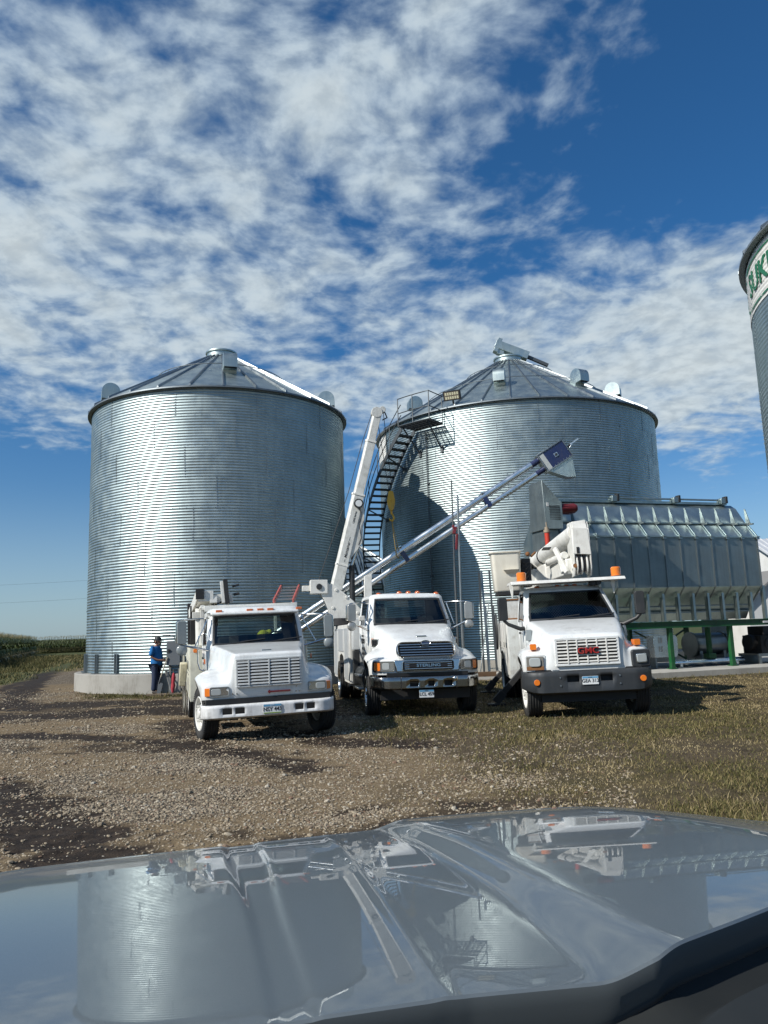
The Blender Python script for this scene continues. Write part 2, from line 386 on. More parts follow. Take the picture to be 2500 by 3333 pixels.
ii = (np.arange(ny - 1)[:, None] * nx + np.arange(nx - 1)[None, :]).ravel()
F = np.stack([ii, ii + 1, ii + nx + 1, ii + nx], 1)
m, T, p = newmat('farmyard_ground'); co = T.n('ShaderNodeTexCoord').outputs['Object']
aG, aM, aV, aB = T.attr('grass'), T.attr('mud'), T.attr('gravel'), T.attr('bare')
n_a = T.noise(co, 1.1, 6, .6); n_b = T.noise(co, 9, 6, .65); n_c = T.noise(co, 45, 4, .6)
dirt = T.mix(T.ramp(n_b, .3, .7), (.105, .074, .042), (.22, .163, .096)); dirt = T.mix(T.ramp(n_c, .35, .75, 0, .6), dirt, (.31, .235, .14))
vo = T.n('ShaderNodeTexVoronoi', i_Scale=24.); T.set(vo.inputs['Vector'], co); vo2 = T.n('ShaderNodeTexVoronoi', i_Scale=11.); T.set(vo2.inputs['Vector'], co)
def stonecol(v): return T.n('ShaderNodeSeparateColor', i_0=v.outputs['Color'])
sc1 = stonecol(vo)
peb = T.mix(sc1.outputs[0], (.17, .135, .092), (.52, .44, .32)); peb = T.mix(T.ramp(vo.outputs['Distance'], .28, .55), peb, (.075, .058, .042))
gcol = T.mix(T.math('MULTIPLY', T.ramp(T.math('ADD', aV, T.math('MULTIPLY', T.math('SUBTRACT', n_b, .5), .7)), .15, .75), .92), dirt, peb)
mudc = T.mix(T.ramp(n_b, .3, .72), (.016, .011, .008), (.052, .037, .025))
gcol = T.mix(T.ramp(T.math('ADD', aM, T.math('MULTIPLY', T.math('SUBTRACT', n_b, .5), .5)), .12, .7), gcol, mudc)
thatch = T.mix(T.ramp(n_a, .35, .65), (.095, .070, .036), (.066, .058, .024)); thatch = T.mix(T.ramp(n_b, .4, .75), thatch, (.135, .103, .054)); thatch = T.mix(T.ramp(T.noise(co, .55, 5, .65), .50, .68), thatch, (.046, .033, .020)); thatch = T.mix(T.ramp(n_c, .5, .8), thatch, (.03, .026, .013))
thatch = T.mix(T.math('MULTIPLY', aB, .85), thatch, T.mix(n_b, (.055, .040, .026), (.12, .092, .06)))
vd = T.n('ShaderNodeSeparateXYZ', i_0=co); thatch = T.mix(T.math('MULTIPLY', T.ramp(vd.outputs[1], 27., 36.), .8), thatch, T.mix(n_b, (.035, .055, .014), (.085, .095, .03)))
gcol = T.mix(T.ramp(T.math('ADD', aG, T.math('MULTIPLY', T.math('SUBTRACT', n_b, .5), .8)), .25, .75), gcol, thatch)
hb = T.math('ADD', T.math('MULTIPLY', n_c, .5), T.math('MULTIPLY', T.math('MULTIPLY', T.ramp(vo.outputs['Distance'], 0, .5, 1, 0), aV), .8))
setp(T, p, Base_Color=gcol, Roughness=T.ramp(aM, 0, 1, .95, .78), Normal=T.bump(T.math('ADD', hb, n_b), .8, .03), Specular_IOR_Level=.2)
ground = np_obj('ground', np.stack([X, Y, Z], 1), F, m, attrs=dict(grass=gr, mud=mu, gravel=gv, bare=ba), smooth=True)
tag(ground, kind='structure')

# loose stones of the gravel, one heap nobody could count
def ico():
    t = (1 + 5 ** .5) / 2
    v = np.array([(-1, t, 0), (1, t, 0), (-1, -t, 0), (1, -t, 0), (0, -1, t), (0, 1, t), (0, -1, -t), (0, 1, -t), (t, 0, -1), (t, 0, 1), (-t, 0, -1), (-t, 0, 1)], float)
    v /= np.linalg.norm(v[0])
    f = [(0, 11, 5), (0, 5, 1), (0, 1, 7), (0, 7, 10), (0, 10, 11), (1, 5, 9), (5, 11, 4), (11, 10, 2), (10, 7, 6), (7, 1, 8), (3, 9, 4), (3, 4, 2), (3, 2, 6), (3, 6, 8), (3, 8, 9), (4, 9, 5), (2, 4, 11), (6, 2, 10), (8, 6, 7), (9, 8, 1)]
    return v, np.array(f)
def pick(n, y0, y1, x0f, x1f, power):
    """random spots, denser near the road's camera end"""
    u = rng.random(n); e = 1 - power
    y = (y0 ** e + u * (y1 ** e - y0 ** e)) ** (1 / e)
    return x0f(y) + rng.random(n) * (x1f(y) - x0f(y)), y
IV, IF_ = ico()
sx, sy = pick(260000, 5.4, 30, lambda y: -.60 * y - .8, lambda y: .30 * y + 0 * y, 1.5)
g_, m_, v_, b_ = masks(sx, sy)
keep = rng.random(len(sx)) < np.clip(v_ * 1.7 + .10 * g_ * b_ + .02, 0, 1) * np.clip(.6 + .4 * fbm(sx * 1.5, sy * 1.5, 77) * 2 - .3, .1, 1)
sx, sy, g_, m_, v_ = sx[keep][:110000], sy[keep][:110000], g_[keep][:110000], m_[keep][:110000], v_[keep][:110000]
n = len(sx); size = (.0065 + .012 * rng.random(n) ** 2.4 + .020 * (rng.random(n) < .05) * rng.random(n)) * (.85 + .035 * np.maximum(sy - 6, 0))
sc = np.stack([size * (.8 + .7 * rng.random(n)), size * (.7 + .5 * rng.random(n)), size * (.4 + .4 * rng.random(n))], 1)
an = rng.random(n) * 2 * PI; ca, sa = np.cos(an), np.sin(an)
V = IV[None] * (1 + .22 * (rng.random((n, 12, 1)) - .5)) * sc[:, None, :]
tl = (rng.random((n, 1)) - .5) * 1.0; V[:, :, 2] += V[:, :, 0] * tl * .6
VX = V[:, :, 0] * ca[:, None] - V[:, :, 1] * sa[:, None] + sx[:, None]; VY = V[:, :, 0] * sa[:, None] + V[:, :, 1] * ca[:, None] + sy[:, None]
VZ = V[:, :, 2] + (height(sx, sy, g_, m_, v_) + sc[:, 2] * .35)[:, None]
V = np.stack([VX, VY, VZ], 2).reshape(-1, 3); F = (IF_[None] + (np.arange(n) * 12)[:, None, None]).reshape(-1, 3)
m, T, p = newmat('gravel_stone'); a = T.attr('tone'); co = T.n('ShaderNodeTexCoord').outputs['Object']
c1 = T.mix(T.ramp(a, 0, 1, smooth=False), (.17, .132, .088), (.46, .38, .265)); c1 = T.mix(T.ramp(a, .86, .99), c1, (.50, .45, .36)); c1 = T.mix(T.ramp(a, .16, .06), c1, (.20, .115, .07))
setp(T, p, Base_Color=T.mix(T.ramp(T.noise(co, 70, 3), .35, .7, 0, .5), c1, (.14, .11, .08)), Roughness=.85)
tag(np_obj('gravel_stones', V, F, m, attrs=dict(tone=np.repeat(np.clip(rng.random(n) * .95 + .05, 0, 1), 12)), smooth=False), 'loose tan and grey gravel stones strewn over the dirt drive', 'gravel', kind='stuff')

# grass blades
def blades(n, bx, by, hgt, wid, lean, tone, name, mat, label):
    an = rng.random(n) * 2 * PI; dx, dy = np.cos(an), np.sin(an)
    le = lean * (.4 + 1.2 * rng.random(n)); la = rng.random(n) * 2 * PI; lx, ly = np.cos(la) * le * hgt, np.sin(la) * le * hgt
    gg, mm, vv, _ = masks(bx, by); z0 = height(bx, by, gg, mm, vv) - .012
    Vv = np.zeros((n, 5, 3)); hz = hgt * np.sqrt(np.clip(1 - (le * .8) ** 2, .05, 1))
    for k, (t, ww) in enumerate(((0, 1), (0, -1), (.55, .8), (.55, -.8), (1, 0))):
        cur = t ** 1.7
        Vv[:, k, 0] = bx + dx * wid * ww * .5 + lx * cur; Vv[:, k, 1] = by + dy * wid * ww * .5 + ly * cur; Vv[:, k, 2] = z0 + hz * (t if t < 1 else .95)
    b = (np.arange(n) * 5)[:, None]
    F3 = np.concatenate([b + np.array([[0, 1, 3]]), b + np.array([[0, 3, 2]]), b + np.array([[2, 3, 4]])], 0)
    o = np_obj(name, Vv.reshape(-1, 3), F3, mat, attrs=dict(tone=np.repeat(tone, 5)), smooth=True)
    return tag(o, label, 'grass', kind='stuff')
m, T, p = newmat('dry_grass_blade'); a = T.attr('tone')
c1 = T.mix(T.ramp(a, 0, .45, smooth=False), (.060, .066, .018), (.115, .102, .034)); c1 = T.mix(T.ramp(a, .36, .68), c1, (.235, .185, .085)); c1 = T.mix(T.ramp(a, .78, 1.), c1, (.37, .30, .17))
setp(T, p, Base_Color=c1, Roughness=.7, Specular_IOR_Level=.25); gm = m
bx, by = pick(900000, 5.6, 34, lambda y: -.62 * y - .5, lambda y: .60 * y + 1.5, 1.35)
g_, m_, v_, b_ = masks(bx, by)
inb = (np.hypot(bx + 6.6, by - 30.8) < 5.45) | (np.hypot(bx - 6.57, by - 37.43) < 7.1)
dens = np.clip(g_ * 1.1 - .12, 0, 1) * (1 - .72 * b_) * np.clip(.30 + 1.1 * (fbm(bx * 1.1, by * 1.1, 83) - .25) * 1.6, .1, 1)
keep = (rng.random(len(bx)) < dens) & ~inb
bx, by, g_, b_ = bx[keep][:330000], by[keep][:330000], g_[keep][:330000], b_[keep][:330000]
n = len(bx)
lush = sst(fbm(bx * .22, by * .22, 91) + .018 * (by - 12) + (fbm(bx * 1.4, by * 1.4, 95) - .5) * .5, .42, .72)
tone = np.clip(1.0 - .60 * lush + (rng.random(n) - .5) * .8, 0, 1)
hg = .66 * (.026 + .050 * rng.random(n) ** 1.6 + .12 * (rng.random(n) < .04) * rng.random(n)) * (.8 + .5 * lush) * (1 + .012 * by)
turfy = (by > 23) & (bx < -5); hg = np.where(turfy, hg * 1.5, hg); tone = np.where(turfy, tone * .62, tone)
hg = hg * (1 + .9 * sst(fbm(bx * .8, by * .8, 99), .62, .8))
blades(n, bx, by, hg, .0036 + .00062 * by, np.where(rng.random(n) < .45, .95, .55), tone, 'grass', gm, 'short dry tan and green grass of the yard')
fx_ = -62 + 52 * rng.random(120000); fy_ = 30 + 75 * rng.random(120000) ** 1.3
g_, m_, v_, b_ = masks(fx_, fy_)
keep = (g_ > .45) & (rng.random(120000) < .8) & (np.hypot(fx_ + 6.6, fy_ - 30.8) > 5.5) & (fx_ > -.62 * fy_ - 1)
fx_, fy_ = fx_[keep], fy_[keep]; n = len(fx_)
blades(n, fx_, fy_, (.06 + .16 * rng.random(n) ** 2) * (.7 + .9 * fbm(fx_ * .3, fy_ * .3, 171)), .012 + .0006 * fy_, np.full(n, .6), np.clip(.10 + .65 * rng.random(n), 0, 1), 'verge_grass', gm, 'green grass verge along the drive beyond the left bin')
# ---------------------------------------------------------------- corn
m, T, p = newmat('corn_leaf'); a = T.attr('tone')
c1 = T.mix(T.ramp(a, 0, .6, smooth=False), (.030, .058, .012), (.085, .105, .026)); c1 = T.mix(T.ramp(a, .6, .95), c1, (.30, .25, .12))
setp(T, p, Base_Color=c1, Roughness=.55); cornm = m
def corn_plants(px, py, name, label):
    Vs, Fs, Ts = [], [], []; o = 0
    for x, y in zip(px, py):
        h = 2.35 + .3 * random.random(); near = math.hypot(x, y) < 75
        nl = 9 if near else 6
        V = []; Fq = []; tn = []
        def strip(pts, wd, t):
            b = len(V)
            for (q, side, ww) in pts:
                V.append((q[0] - side[0] * ww * wd, q[1] - side[1] * ww * wd, q[2])); V.append((q[0] + side[0] * ww * wd, q[1] + side[1] * ww * wd, q[2])); tn.extend((t, t))
            for k in range(len(pts) - 1): Fq.append((b + 2 * k, b + 2 * k + 1, b + 2 * k + 3, b + 2 * k + 2))
        for aa in (0, PI / 2):
            s_ = (math.cos(aa), math.sin(aa)); strip([((x, y, 0), s_, 1), ((x, y, h), s_, .5)], .018, .35)
        for k in range(nl):
            aa = k * 2.5 + random.random(); zb = .25 + (h - .5) * k / nl; L = .45 + .3 * random.random(); dx, dy = math.cos(aa), math.sin(aa); sd = (-dy, dx)
            t = (.75 + .2 * random.random()) if k < 2 else .1 + .5 * random.random()
            strip([((x, y, zb), sd, .5), ((x + dx * L * .45, y + dy * L * .45, zb + .34), sd, 1), ((x + dx * L * .85, y + dy * L * .85, zb + .24), sd, .8), ((x + dx * L * 1.1, y + dy * L * 1.1, zb - .12), sd, .1)], .055, t)
        for k in range(3):
            aa = k * 2.1 + random.random(); strip([((x, y, h - .02), (math.cos(aa), math.sin(aa)), .6), ((x + .13 * math.cos(aa), y + .13 * math.sin(aa), h + .26), (math.cos(aa), math.sin(aa)), .5)], .018, .93)
        Vs += V; Fs += [tuple(i + o for i in f) for f in Fq]; Ts += tn; o += len(V)
    return tag(np_obj(name, np.array(Vs), np.array(Fs), cornm, attrs=dict(tone=Ts), smooth=True), label, 'corn', kind='stuff')
px, py = [], []
A0, A1, A2 = np.array((-28.5, 53.)), np.array((-58., 128.)), np.array((-22., 137.))
for (a, b, inw) in ((A0, A1, np.array((-.93, -.36))), (A1, A2, np.array((-.24, .97)))):
    L = np.linalg.norm(b - a)
    for r_ in range(7):
        k = 0.
        while k < L:
            q = a + (b - a) * k / L + inw * (r_ * .76 + random.gauss(0, .06)); px.append(q[0]); py.append(q[1]); k += (.24 if q[1] < 75 else .38) * (.7 + .6 * random.random())
corn_plants(px, py, 'corn_field', 'tall green corn standing along the far edge of the drive')
# the canopy of the field further back: tassel tops over a leafy bed
cx = []
rows = []
uu = np.linspace(0, 1, 260)
P0 = [A0 + np.array((-4, -2.)), A1 + np.array((-4.5, 3.2)), A2 + np.array((-1.2, 4.5))]
def lerp(a, b, t): return a + (b - a) * t
edge = [lerp(P0[0], P0[1], t * 2) if t < .5 else lerp(P0[1], P0[2], t * 2 - 1) for t in uu]
outer = [lerp(np.array((-260., 30.)), np.array((-420., 420.)), t * 2) if t < .5 else lerp(np.array((-420., 420.)), np.array((60., 520.)), t * 2 - 1) for t in uu]
kk = [0, 0, .01, .03, .07, .14, .25, .4, .6, .8, 1]
for j, k in enumerate(kk):
    rows.append([(*(lerp(e, o_, k)), 0.1 if j == 0 else 1.95 + .3 * random.random()) for e, o_ in zip(edge, outer)])
m, T, p = newmat('corn_canopy'); co = T.n('ShaderNodeTexCoord').outputs['Object']
nn = T.noise(co, 2.5, 6, .7)
setp(T, p, Base_Color=T.mix(T.ramp(nn, .35, .7), (.035, .058, .014), (.20, .17, .07)), Roughness=.8, Normal=T.bump(nn, 1., .4))
tag(MB().grid(rows).build('corn_canopy', m, smooth=0), 'tasselled tops of the corn field reaching to the horizon', 'corn', kind='stuff')
# rough weeds at the field corner
wx = -26.5 + rng.random(9000) * 5 - .38 * (wy0 := rng.random(9000) * 40); wy = 48 + wy0
blades(9000, wx, wy, .15 + .40 * rng.random(9000) ** 2, np.full(9000, .03), np.full(9000, .6), np.clip(.05 + .5 * rng.random(9000), 0, 1), 'weeds', gm, 'rough green weeds between the corn and the drive')
# ---------------------------------------------------------------- grain bins
GALVS = galv('seam_steel', (.44, .50, .51), .47, .5)
def pol(r, a, z): return (r * math.cos(a), r * math.sin(a), z)
def make_bin(name, label, loc, Rb, base, eave, rings, rise, npan, seam0=0., stiff=None, vents=(), railz=(), capr=.62, foot=.38):
    t = thing(name, label, 'grain bin', loc, group='corrugated steel grain bins')
    # concrete ring
    fb = MB(); fb.lathe([(Rb + foot, -.3), (Rb + foot, base - .02), (Rb + foot - .02, base), (Rb - .4, base + .002)], 96); fb.build('concrete_base', CONC, t, 30)
    wb = MB(); per = .1016; H = eave - base; ns = int(round(H / per)) * 6; amp = .0085
    zs = [base + H * i / ns for i in range(ns + 1)]
    rr = [Rb + amp * math.sin(2 * PI * (z - base) / per) for z in zs]
    wb.lathe(list(zip(rr, zs)), 168)
    ringh = H / rings; npl = max(8, int(round(2 * PI * Rb / 2.85)))
    wb.mat(1)
    for k in range(rings):
        z0, z1 = base + k * ringh, base + (k + 1) * ringh
        zz_ = [z0 + (z1 - z0) * i / 66 for i in range(67)]
        for j in range(npl):
            a = seam0 + 2 * PI * (j + .5 * (k % 2) + .13 * math.sin(k * 2.1)) / npl
            da = .020 / Rb
            rows = [[pol(Rb + .006 + amp * math.sin(2 * PI * (z - base) / per), a + s_ * da, z) for s_ in (-1, 1)] for z in zz_]
            wb.mat(1).grid(rows)
            wb.mat(2)
            for i in range(12):
                z = z0 + .0254 + per * (i * .93)
                for s_ in (-.55, .55):
                    c = pol(Rb + .016, a + s_ * da, z); wb.box(c, (.016, .016, .014), (0, 0, a))
        # horizontal lap with its row of bolts
        wb.mat(2)
        nb = int(2 * PI * Rb / .24)
        for j in range(nb): wb.box(pol(Rb + .016, 2 * PI * j / nb, z0 + .035), (.014, .016, .014), (0, 0, 2 * PI * j / nb))
    wb.build('corrugated_wall', [GALV, GALVS, GALVS], t, 60)
    # roof
    ov = .16; zr = eave - .10 * rise / Rb; slope = rise / Rb
    def rz(r): return eave + .02 + (Rb - r) * slope
    rb = MB(); r1 = capr
    da = 2 * PI / npan; nsub = 8
    rowsr = []
    for r in (Rb + ov, Rb * .75, Rb * .5, Rb * .25, r1):
        row = []
        for k in range(npan * nsub):
            u = (k % nsub) / nsub; row.append(pol(r, k / nsub * da, rz(r) + (.007 if k % 2 else 0.)))
        rowsr.append(row)
    rb.grid(rowsr, True)
    rb.mat(1); rb.lathe([(Rb + ov, rz(Rb + ov) + .0), (Rb + ov + .004, rz(Rb + ov) - .05), (Rb + .03, rz(Rb + ov) - .07), (Rb + .012, eave - .10)], 120)
    rb.build('roof', [GALVR, RIBM], t, 20)
    ribs = MB()
    for k in range(npan):
        a = k * da; c, s_ = math.cos(a), math.sin(a); tx = Vector((-s_, c, 0)); rad = Vector((c, s_, 0))
        h0 = .085
        sec = []
        for r in (Rb + ov + .01, Rb + ov - .12, r1 + .05):
            zb = rz(r); hh = h0 if r < Rb + ov - .01 else h0 * .9
            sec.append([rad * r + tx * x + Vector((0, 0, zb + z)) for x, z in ((-.04, 0.0), (-.022, hh), (.022, hh), (.04, 0.0))])
        o = [p for q in sec for p in q]
        ribs.add(o, [(0, 3, 2, 1)] + [(j * 4 + i, j * 4 + i + 1, j * 4 + i + 5, j * 4 + i + 4) for j in range(2) for i in range(3)])
    ribs.build('roof_ribs', GALVD, t, 20)
    cap = MB(); zc = rz(capr)
    cap.lathe([(capr + .10, zc - .03), (capr + .06, zc + .05), (capr - .03, zc + .08), (capr - .03, zc + .24), (capr + .03, zc + .25), (capr + .03, zc + .31), (capr - .06, zc + .33), (.0, zc + .40)], 40)
    cap.build('roof_cap', GALVR, t, 30)
    for zi in railz:
        rail = MB(); r = Rb - (zi - eave) / slope
        n = 60; rail.tube([pol(r, 2 * PI * i / n, rz(r) + .16) for i in range(n)], .017, 6, True)
        for k in range(npan): rail.cyl(pol(r, k * da, rz(r)), pol(r, k * da, rz(r) + .17), .012, n=5)
        rail.build('roof_ring_rail', GALVD, t, 40)
    # gooseneck vents
    vm = MB(); r_ = .34; w_ = .50
    arc = [(r_ * math.cos(x), .34 + r_ * math.sin(x)) for x in np.linspace(0, PI * 1.02, 15)]
    poly = [(r_, .06), (r_, .34)] + arc[1:] + [(-r_, -.22), (-r_ + .25, -.22), (.02, .03)]
    vm.prism(poly, (0, -w_ / 2, 0), (1, 0, 0), (0, 0, 1), (0, w_, 0))
    vm.mat(1).bb((.05, -w_ / 2 + .03, .045), (r_ - .02, w_ / 2 - .03, .065))
    first = None
    for (a, r) in vents:
        lo = pol(r, a, rz(r) + .10)
        if first is None: first = vm.build('roof_vent', [GALVR, BLACK], t, 30); first.location = lo; first.rotation_euler = (0, 0, a)
        else: dup(first, t, lo, (0, 0, a))
    first = None
    for a in (stiff or ()):
        sb = MB(); sb.bb((-.02, -.07, 0), (.07, -.035, .66)); sb.bb((-.02, .035, 0), (.07, .07, .66)); sb.bb((0, -.05, .0), (.03, .05, .66)); sb.bb((-.02, -.13, -.012), (.16, .13, .02))
        if first is None: first = sb.build('wall_stiffener', GALVD, t, 30); first.location = pol(Rb + .012, a, base + .012); first.rotation_euler = (0, 0, a)
        else: dup(first, t, pol(Rb + .012, a, base + .012), (0, 0, a))
    return t, rz
def spiral(t, Rb, a0, a1, z0, z1, ri=.12, wd=.72, step=.25, rail=1, mat=DSTEEL):
    """stair winding round the wall of bin t from angle a0 (low) to a1 (high)"""
    n = int((z1 - z0) / step); pts = []
    sm = MB()
    for r in (Rb + ri, Rb + ri + wd):
        rows = [[pol(r + o_, a0 + (a1 - a0) * i / n, z0 + (z1 - z0) * i / n + dz) for o_, dz in ((0, -.13), (0, .12), (.04, .12), (.04, -.13))] for i in range(n + 1)]
        sm.grid(rows, True)
    for i in range(3, n, 8):   # brackets back to the wall
        a = a0 + (a1 - a0) * i / n; z = z0 + (z1 - z0) * i / n
        sm.beam(pol(Rb + .02, a, z - .55), pol(Rb + ri + wd, a, z - .08), .05); sm.box(pol(Rb + .05, a, z - .55), (.1, .16, .14), (0, 0, a))
    st = sm.build('staircase', mat, t, 30)
    tm = MB(); tm.bb((-wd / 2 + .02, -.11, -.018), (wd / 2 - .02, .11, .018)); tm.bb((-wd / 2 + .02, -.118, -.05), (wd / 2 - .02, -.108, .018))
    first = None
    for i in range(1, n):
        a = a0 + (a1 - a0) * i / n; lo = pol(Rb + ri + wd / 2 + .02, a, z0 + (z1 - z0) * i / n)
        if first is None: first = tm.build('stair_tread', mat, st, 30); first.location = lo; first.rotation_euler = (0, 0, a)
        else: dup(first, st, lo, (0, 0, a))
    hm = MB()
    for h in (.55, 1.02):
        hm.tube([pol(Rb + ri + wd + .05, a0 + (a1 - a0) * i / n, z0 + (z1 - z0) * i / n + h) for i in range(n + 1)], .02, 6)
    for i in range(0, n + 1, 4):
        a = a0 + (a1 - a0) * i / n; z = z0 + (z1 - z0) * i / n; hm.cyl(pol(Rb + ri + wd + .05, a, z - .1), pol(Rb + ri + wd + .05, a, z + 1.03), .02, n=6)
    hm.build('handrail', mat, st, 40)
    return st
def band(t, Rb, base, z0, z1, a0, a1, words, size, ta, xs=1.):
    per = .1016; amp = .0085
    bm = MB(); nz = int((z1 - z0) / per * 6); na = 40
    bm.grid([[pol(Rb + .011 + amp * math.sin(2 * PI * (z0 + (z1 - z0) * i / nz - base) / per), a0 + (a1 - a0) * j / na, z0 + (z1 - z0) * i / nz) for j in range(na + 1)] for i in range(nz + 1)])
    b = bm.build('name_band', WHITEB, t, 60)
    def bend(off):
        def f(p):
            a = ta + p.x / Rb; z = (z0 + z1) / 2 + p.y
            return Vector(pol(Rb + off + amp * math.sin(2 * PI * (z - base) / per) + p.z, a, z))
        return f
    text_obj('lettering', words, size, LGREEN, b, None, .008, bend=bend(.026), xs=xs)
    # oval ring round the name
    ov = []
    L = size * .78 * len(words) * .62 * xs; Hh = size * .66
    om = MB()
    f = bend(.022)
    rows = []
    for k in range(80):
        th = 2 * PI * k / 80; c, s_ = math.cos(th), math.sin(th)
        sg = lambda v, e: math.copysign(abs(v) ** e, v)
        rows.append([f(Vector((L * q * sg(c, .55), Hh * q2 * sg(s_, .55), 0))) for q, q2 in ((1.0, 1.0), (1.03, 1.10))])
    rows.append(rows[0]); om.grid(rows); om.build('name_ring', LGREEN, b, 60)
    return b
B1 = (-6.6, 30.8, 0); B2 = (6.57, 37.43, 0); B3 = (13.65, 15.75, 0)
def toward(B, px, py): return math.atan2(py - B[1], px - B[0])
ac1 = toward(B1, 0, 0); ac2 = toward(B2, 0, 0); ac3 = toward(B3, 0, 0)
bin1, rz1 = make_bin('grain_bin', 'corrugated steel grain bin on a concrete ring, alone on the left beside the cornfield', B1, 5.0, .62, 10.5, 9, 3.05, 28, .1,
    [ac1 - R(q) for q in (44, 58, 72, 86, 100)], [(ac1 + R(q), r_) for q, r_ in ((5, 3.5), (80, 4.35), (150, 3.6), (215, 3.6), (282, 4.35))], (11.95,), .62)
bin2, rz2 = make_bin('grain_bin', 'wide steel grain bin with open stair and platform, behind the crane truck and dryer', B2, 6.7, .5, 11.2, 10, 4.15, 36, .3,
    None, [(ac2 + R(q), 5.0) for q in (-5, 38, 74, 125, 180, 235, 292)], (12.7, 14.0), .72)
bin3, rz3 = make_bin('grain_bin', 'tall steel grain bin with green name band, cut by the right edge of the photo', B3, 5.0, .3, 10.3, 9, 3.05, 28, .2, None, [(ac3 + R(q), 3.6) for q in (20, 92)], (11.8,), .62, foot=.05)
# bin 1: stair on the far right side
sa = toward((0, 0), 1, 0)
spiral(bin1, 5.0, R(-2), R(62), .7, 9.6, ri=.10, wd=.74)
# bin 2: stair climbing the left side to a platform at the eave
apl = ac2 - R(38)
spiral(bin2, 6.7, ac2 - R(118), apl - R(0), .6, 10.45, ri=.14, wd=.78)
pm = MB(); na = 12; w0 = 6.84; w1 = 7.85; pa0, pa1 = apl - R(0), apl + R(12.5)
for k in range(15):
    r = w0 + .02 + (w1 - w0 - .04) * k / 14
    pm.tube([pol(r, pa0 + (pa1 - pa0) * i / na, 10.0) for i in range(na + 1)], .016, 4)
for a in np.linspace(pa0, pa1, 9): pm.beam(pol(w0, a, 9.98), pol(w1, a, 9.98), .03, .05)
for a in (pa0 + .02, pa1 - .02): pm.beam(pol(6.74, a, 8.9), pol(w1 - .1, a, 9.93), .045); pm.box(pol(6.74, a, 8.9), (.06, .12, .3), (0, 0, a))
for r in (w0, w1): pm.tube([pol(r, pa0 + (pa1 - pa0) * i / na, 9.97) for i in range(na + 1)], .045, 4)
plat = pm.build('platform', DSTEEL, bin2, 30); plat.location = (0, 0, .48)
gm_ = MB()
for h in (.55, 1.2):
    gm_.tube([pol(w0 - .1, pa1, 10 + h), pol(w1, pa1, 10 + h)] + [pol(w1, pa1 + (pa0 - pa1) * i / 6, 10 + h) for i in range(1, 7)], .022, 6)
for (r, a) in ((w1, pa0), (w1, (pa0 + pa1) / 2), (w1, pa1), (w0 - .05, pa1)): gm_.cyl(pol(r, a, 9.95), pol(r, a, 11.22), .024, n=6)
gm_.build('guard_rail', DSTEEL, plat, 40)
fl = MB(); fl.box((0, 0, 0), (.12, .62, .34)); fl.mat(1).box((.064, 0, 0), (.01, .54, .27)); fl.mat(0)
for k in range(6):
    for j in range(2): fl.mat(2).box((.072, -.21 + .085 * k, -.07 + .14 * j), (.008, .06, .09))
fl.mat(0).beam((-.03, 0, -.5), (-.03, 0, -.1), .05)
fo = fl.build('floodlight', [BLACKP, REFL, paint('floodlight_emitter', (.75, .72, .5), .4, dirt=.1)], bin2, 30)
af_ = ac2 - R(20.5); fo.location = pol(6.95, af_, 11.55); fo.rotation_euler = (0, R(22), af_ + .15); fo.scale = (1.2, 1.2, 1.2)
band(bin2, 6.7, .5, 9.85, 11.0, ac2 - R(150), ac2 - R(62), 'SUKUP', .78, ac2 - R(98), 1.15)
band(bin3, 5.0, .3, 8.85, 10.1, ac3 - R(128), ac3 + R(2), 'SUKUP', .74, ac3 - R(54), 1.0)
# conveyor head over the peak of bin 2
ch = MB(); zt = rz2(.72) + .42
ch.hexa([(-.75, -.22, zt + .32), (-.55, -.22, zt + .20), (-.55, .22, zt + .20), (-.75, .22, zt + .32)], [(-.45, -.22, zt + .98), (-.25, -.22, zt + .90), (-.25, .22, zt + .90), (-.45, .22, zt + .98)])
ch.beam((-.62, 0, zt + .68), (1.0, 0, zt - .02), .46, .40); ch.beam((-.30, 0, zt + .50), (-.42, 0, zt + .12), .34, .34); ch.mat(1).beam((.9, 0, zt + .02), (2.0, 0, zt - .52), .16)
ch.build('fill_conveyor_head', [GALVR, DSTEEL], bin2, 30, .01)
pipe = MB(); apx = ac2 - R(33.5); pipe.cyl(pol(6.76, apx, .6), pol(6.76, apx, 10.3), .022, n=8)
for z in (2., 4., 6., 8., 10.): pipe.box(pol(6.73, apx, z), (.05, .14, .05), (0, 0, apx))
pipe.build('conduit', DSTEEL, bin2, 40)
# small bin beyond, between the two
B4 = (-2.2, 56, 0)
bin4, rz4 = make_bin('grain_bin', 'low corrugated bin seen in the gap between the two big bins', B4, 5.2, .3, 4.9, 4, 3.3, 24, .4, None, (), (), .5)

# ---------------------------------------------------------------- grain dryer
DA = math.atan2(2.4, 7.55); DL = 7.95
dry = thing('grain_dryer', 'long grey steel grain dryer on green legs behind the bucket truck', 'grain dryer', (5.85, 25.25, 0), (0, 0, DA))
NP = 12; pw = DL / NP; Wd = 2.5
prof = [(0, 2.93), (0, 4.70), (.42, 5.20), (.42, 5.22), (.85, 5.85), (1.1, 6.02), (1.4, 6.02), (1.65, 5.85), (2.08, 5.2), (2.5, 4.7), (2.5, 2.93), (1.95, 2.35), (1.6, 1.80), (.9, 1.80), (.55, 2.35)]
bm = MB(); bm.prism([(y, z) for y, z in prof], (0.0, 0, 0), (0, 1, 0), (0, 0, 1), (DL, 0, 0))
body = bm.build('dryer_body', GALVR, dry, 20)
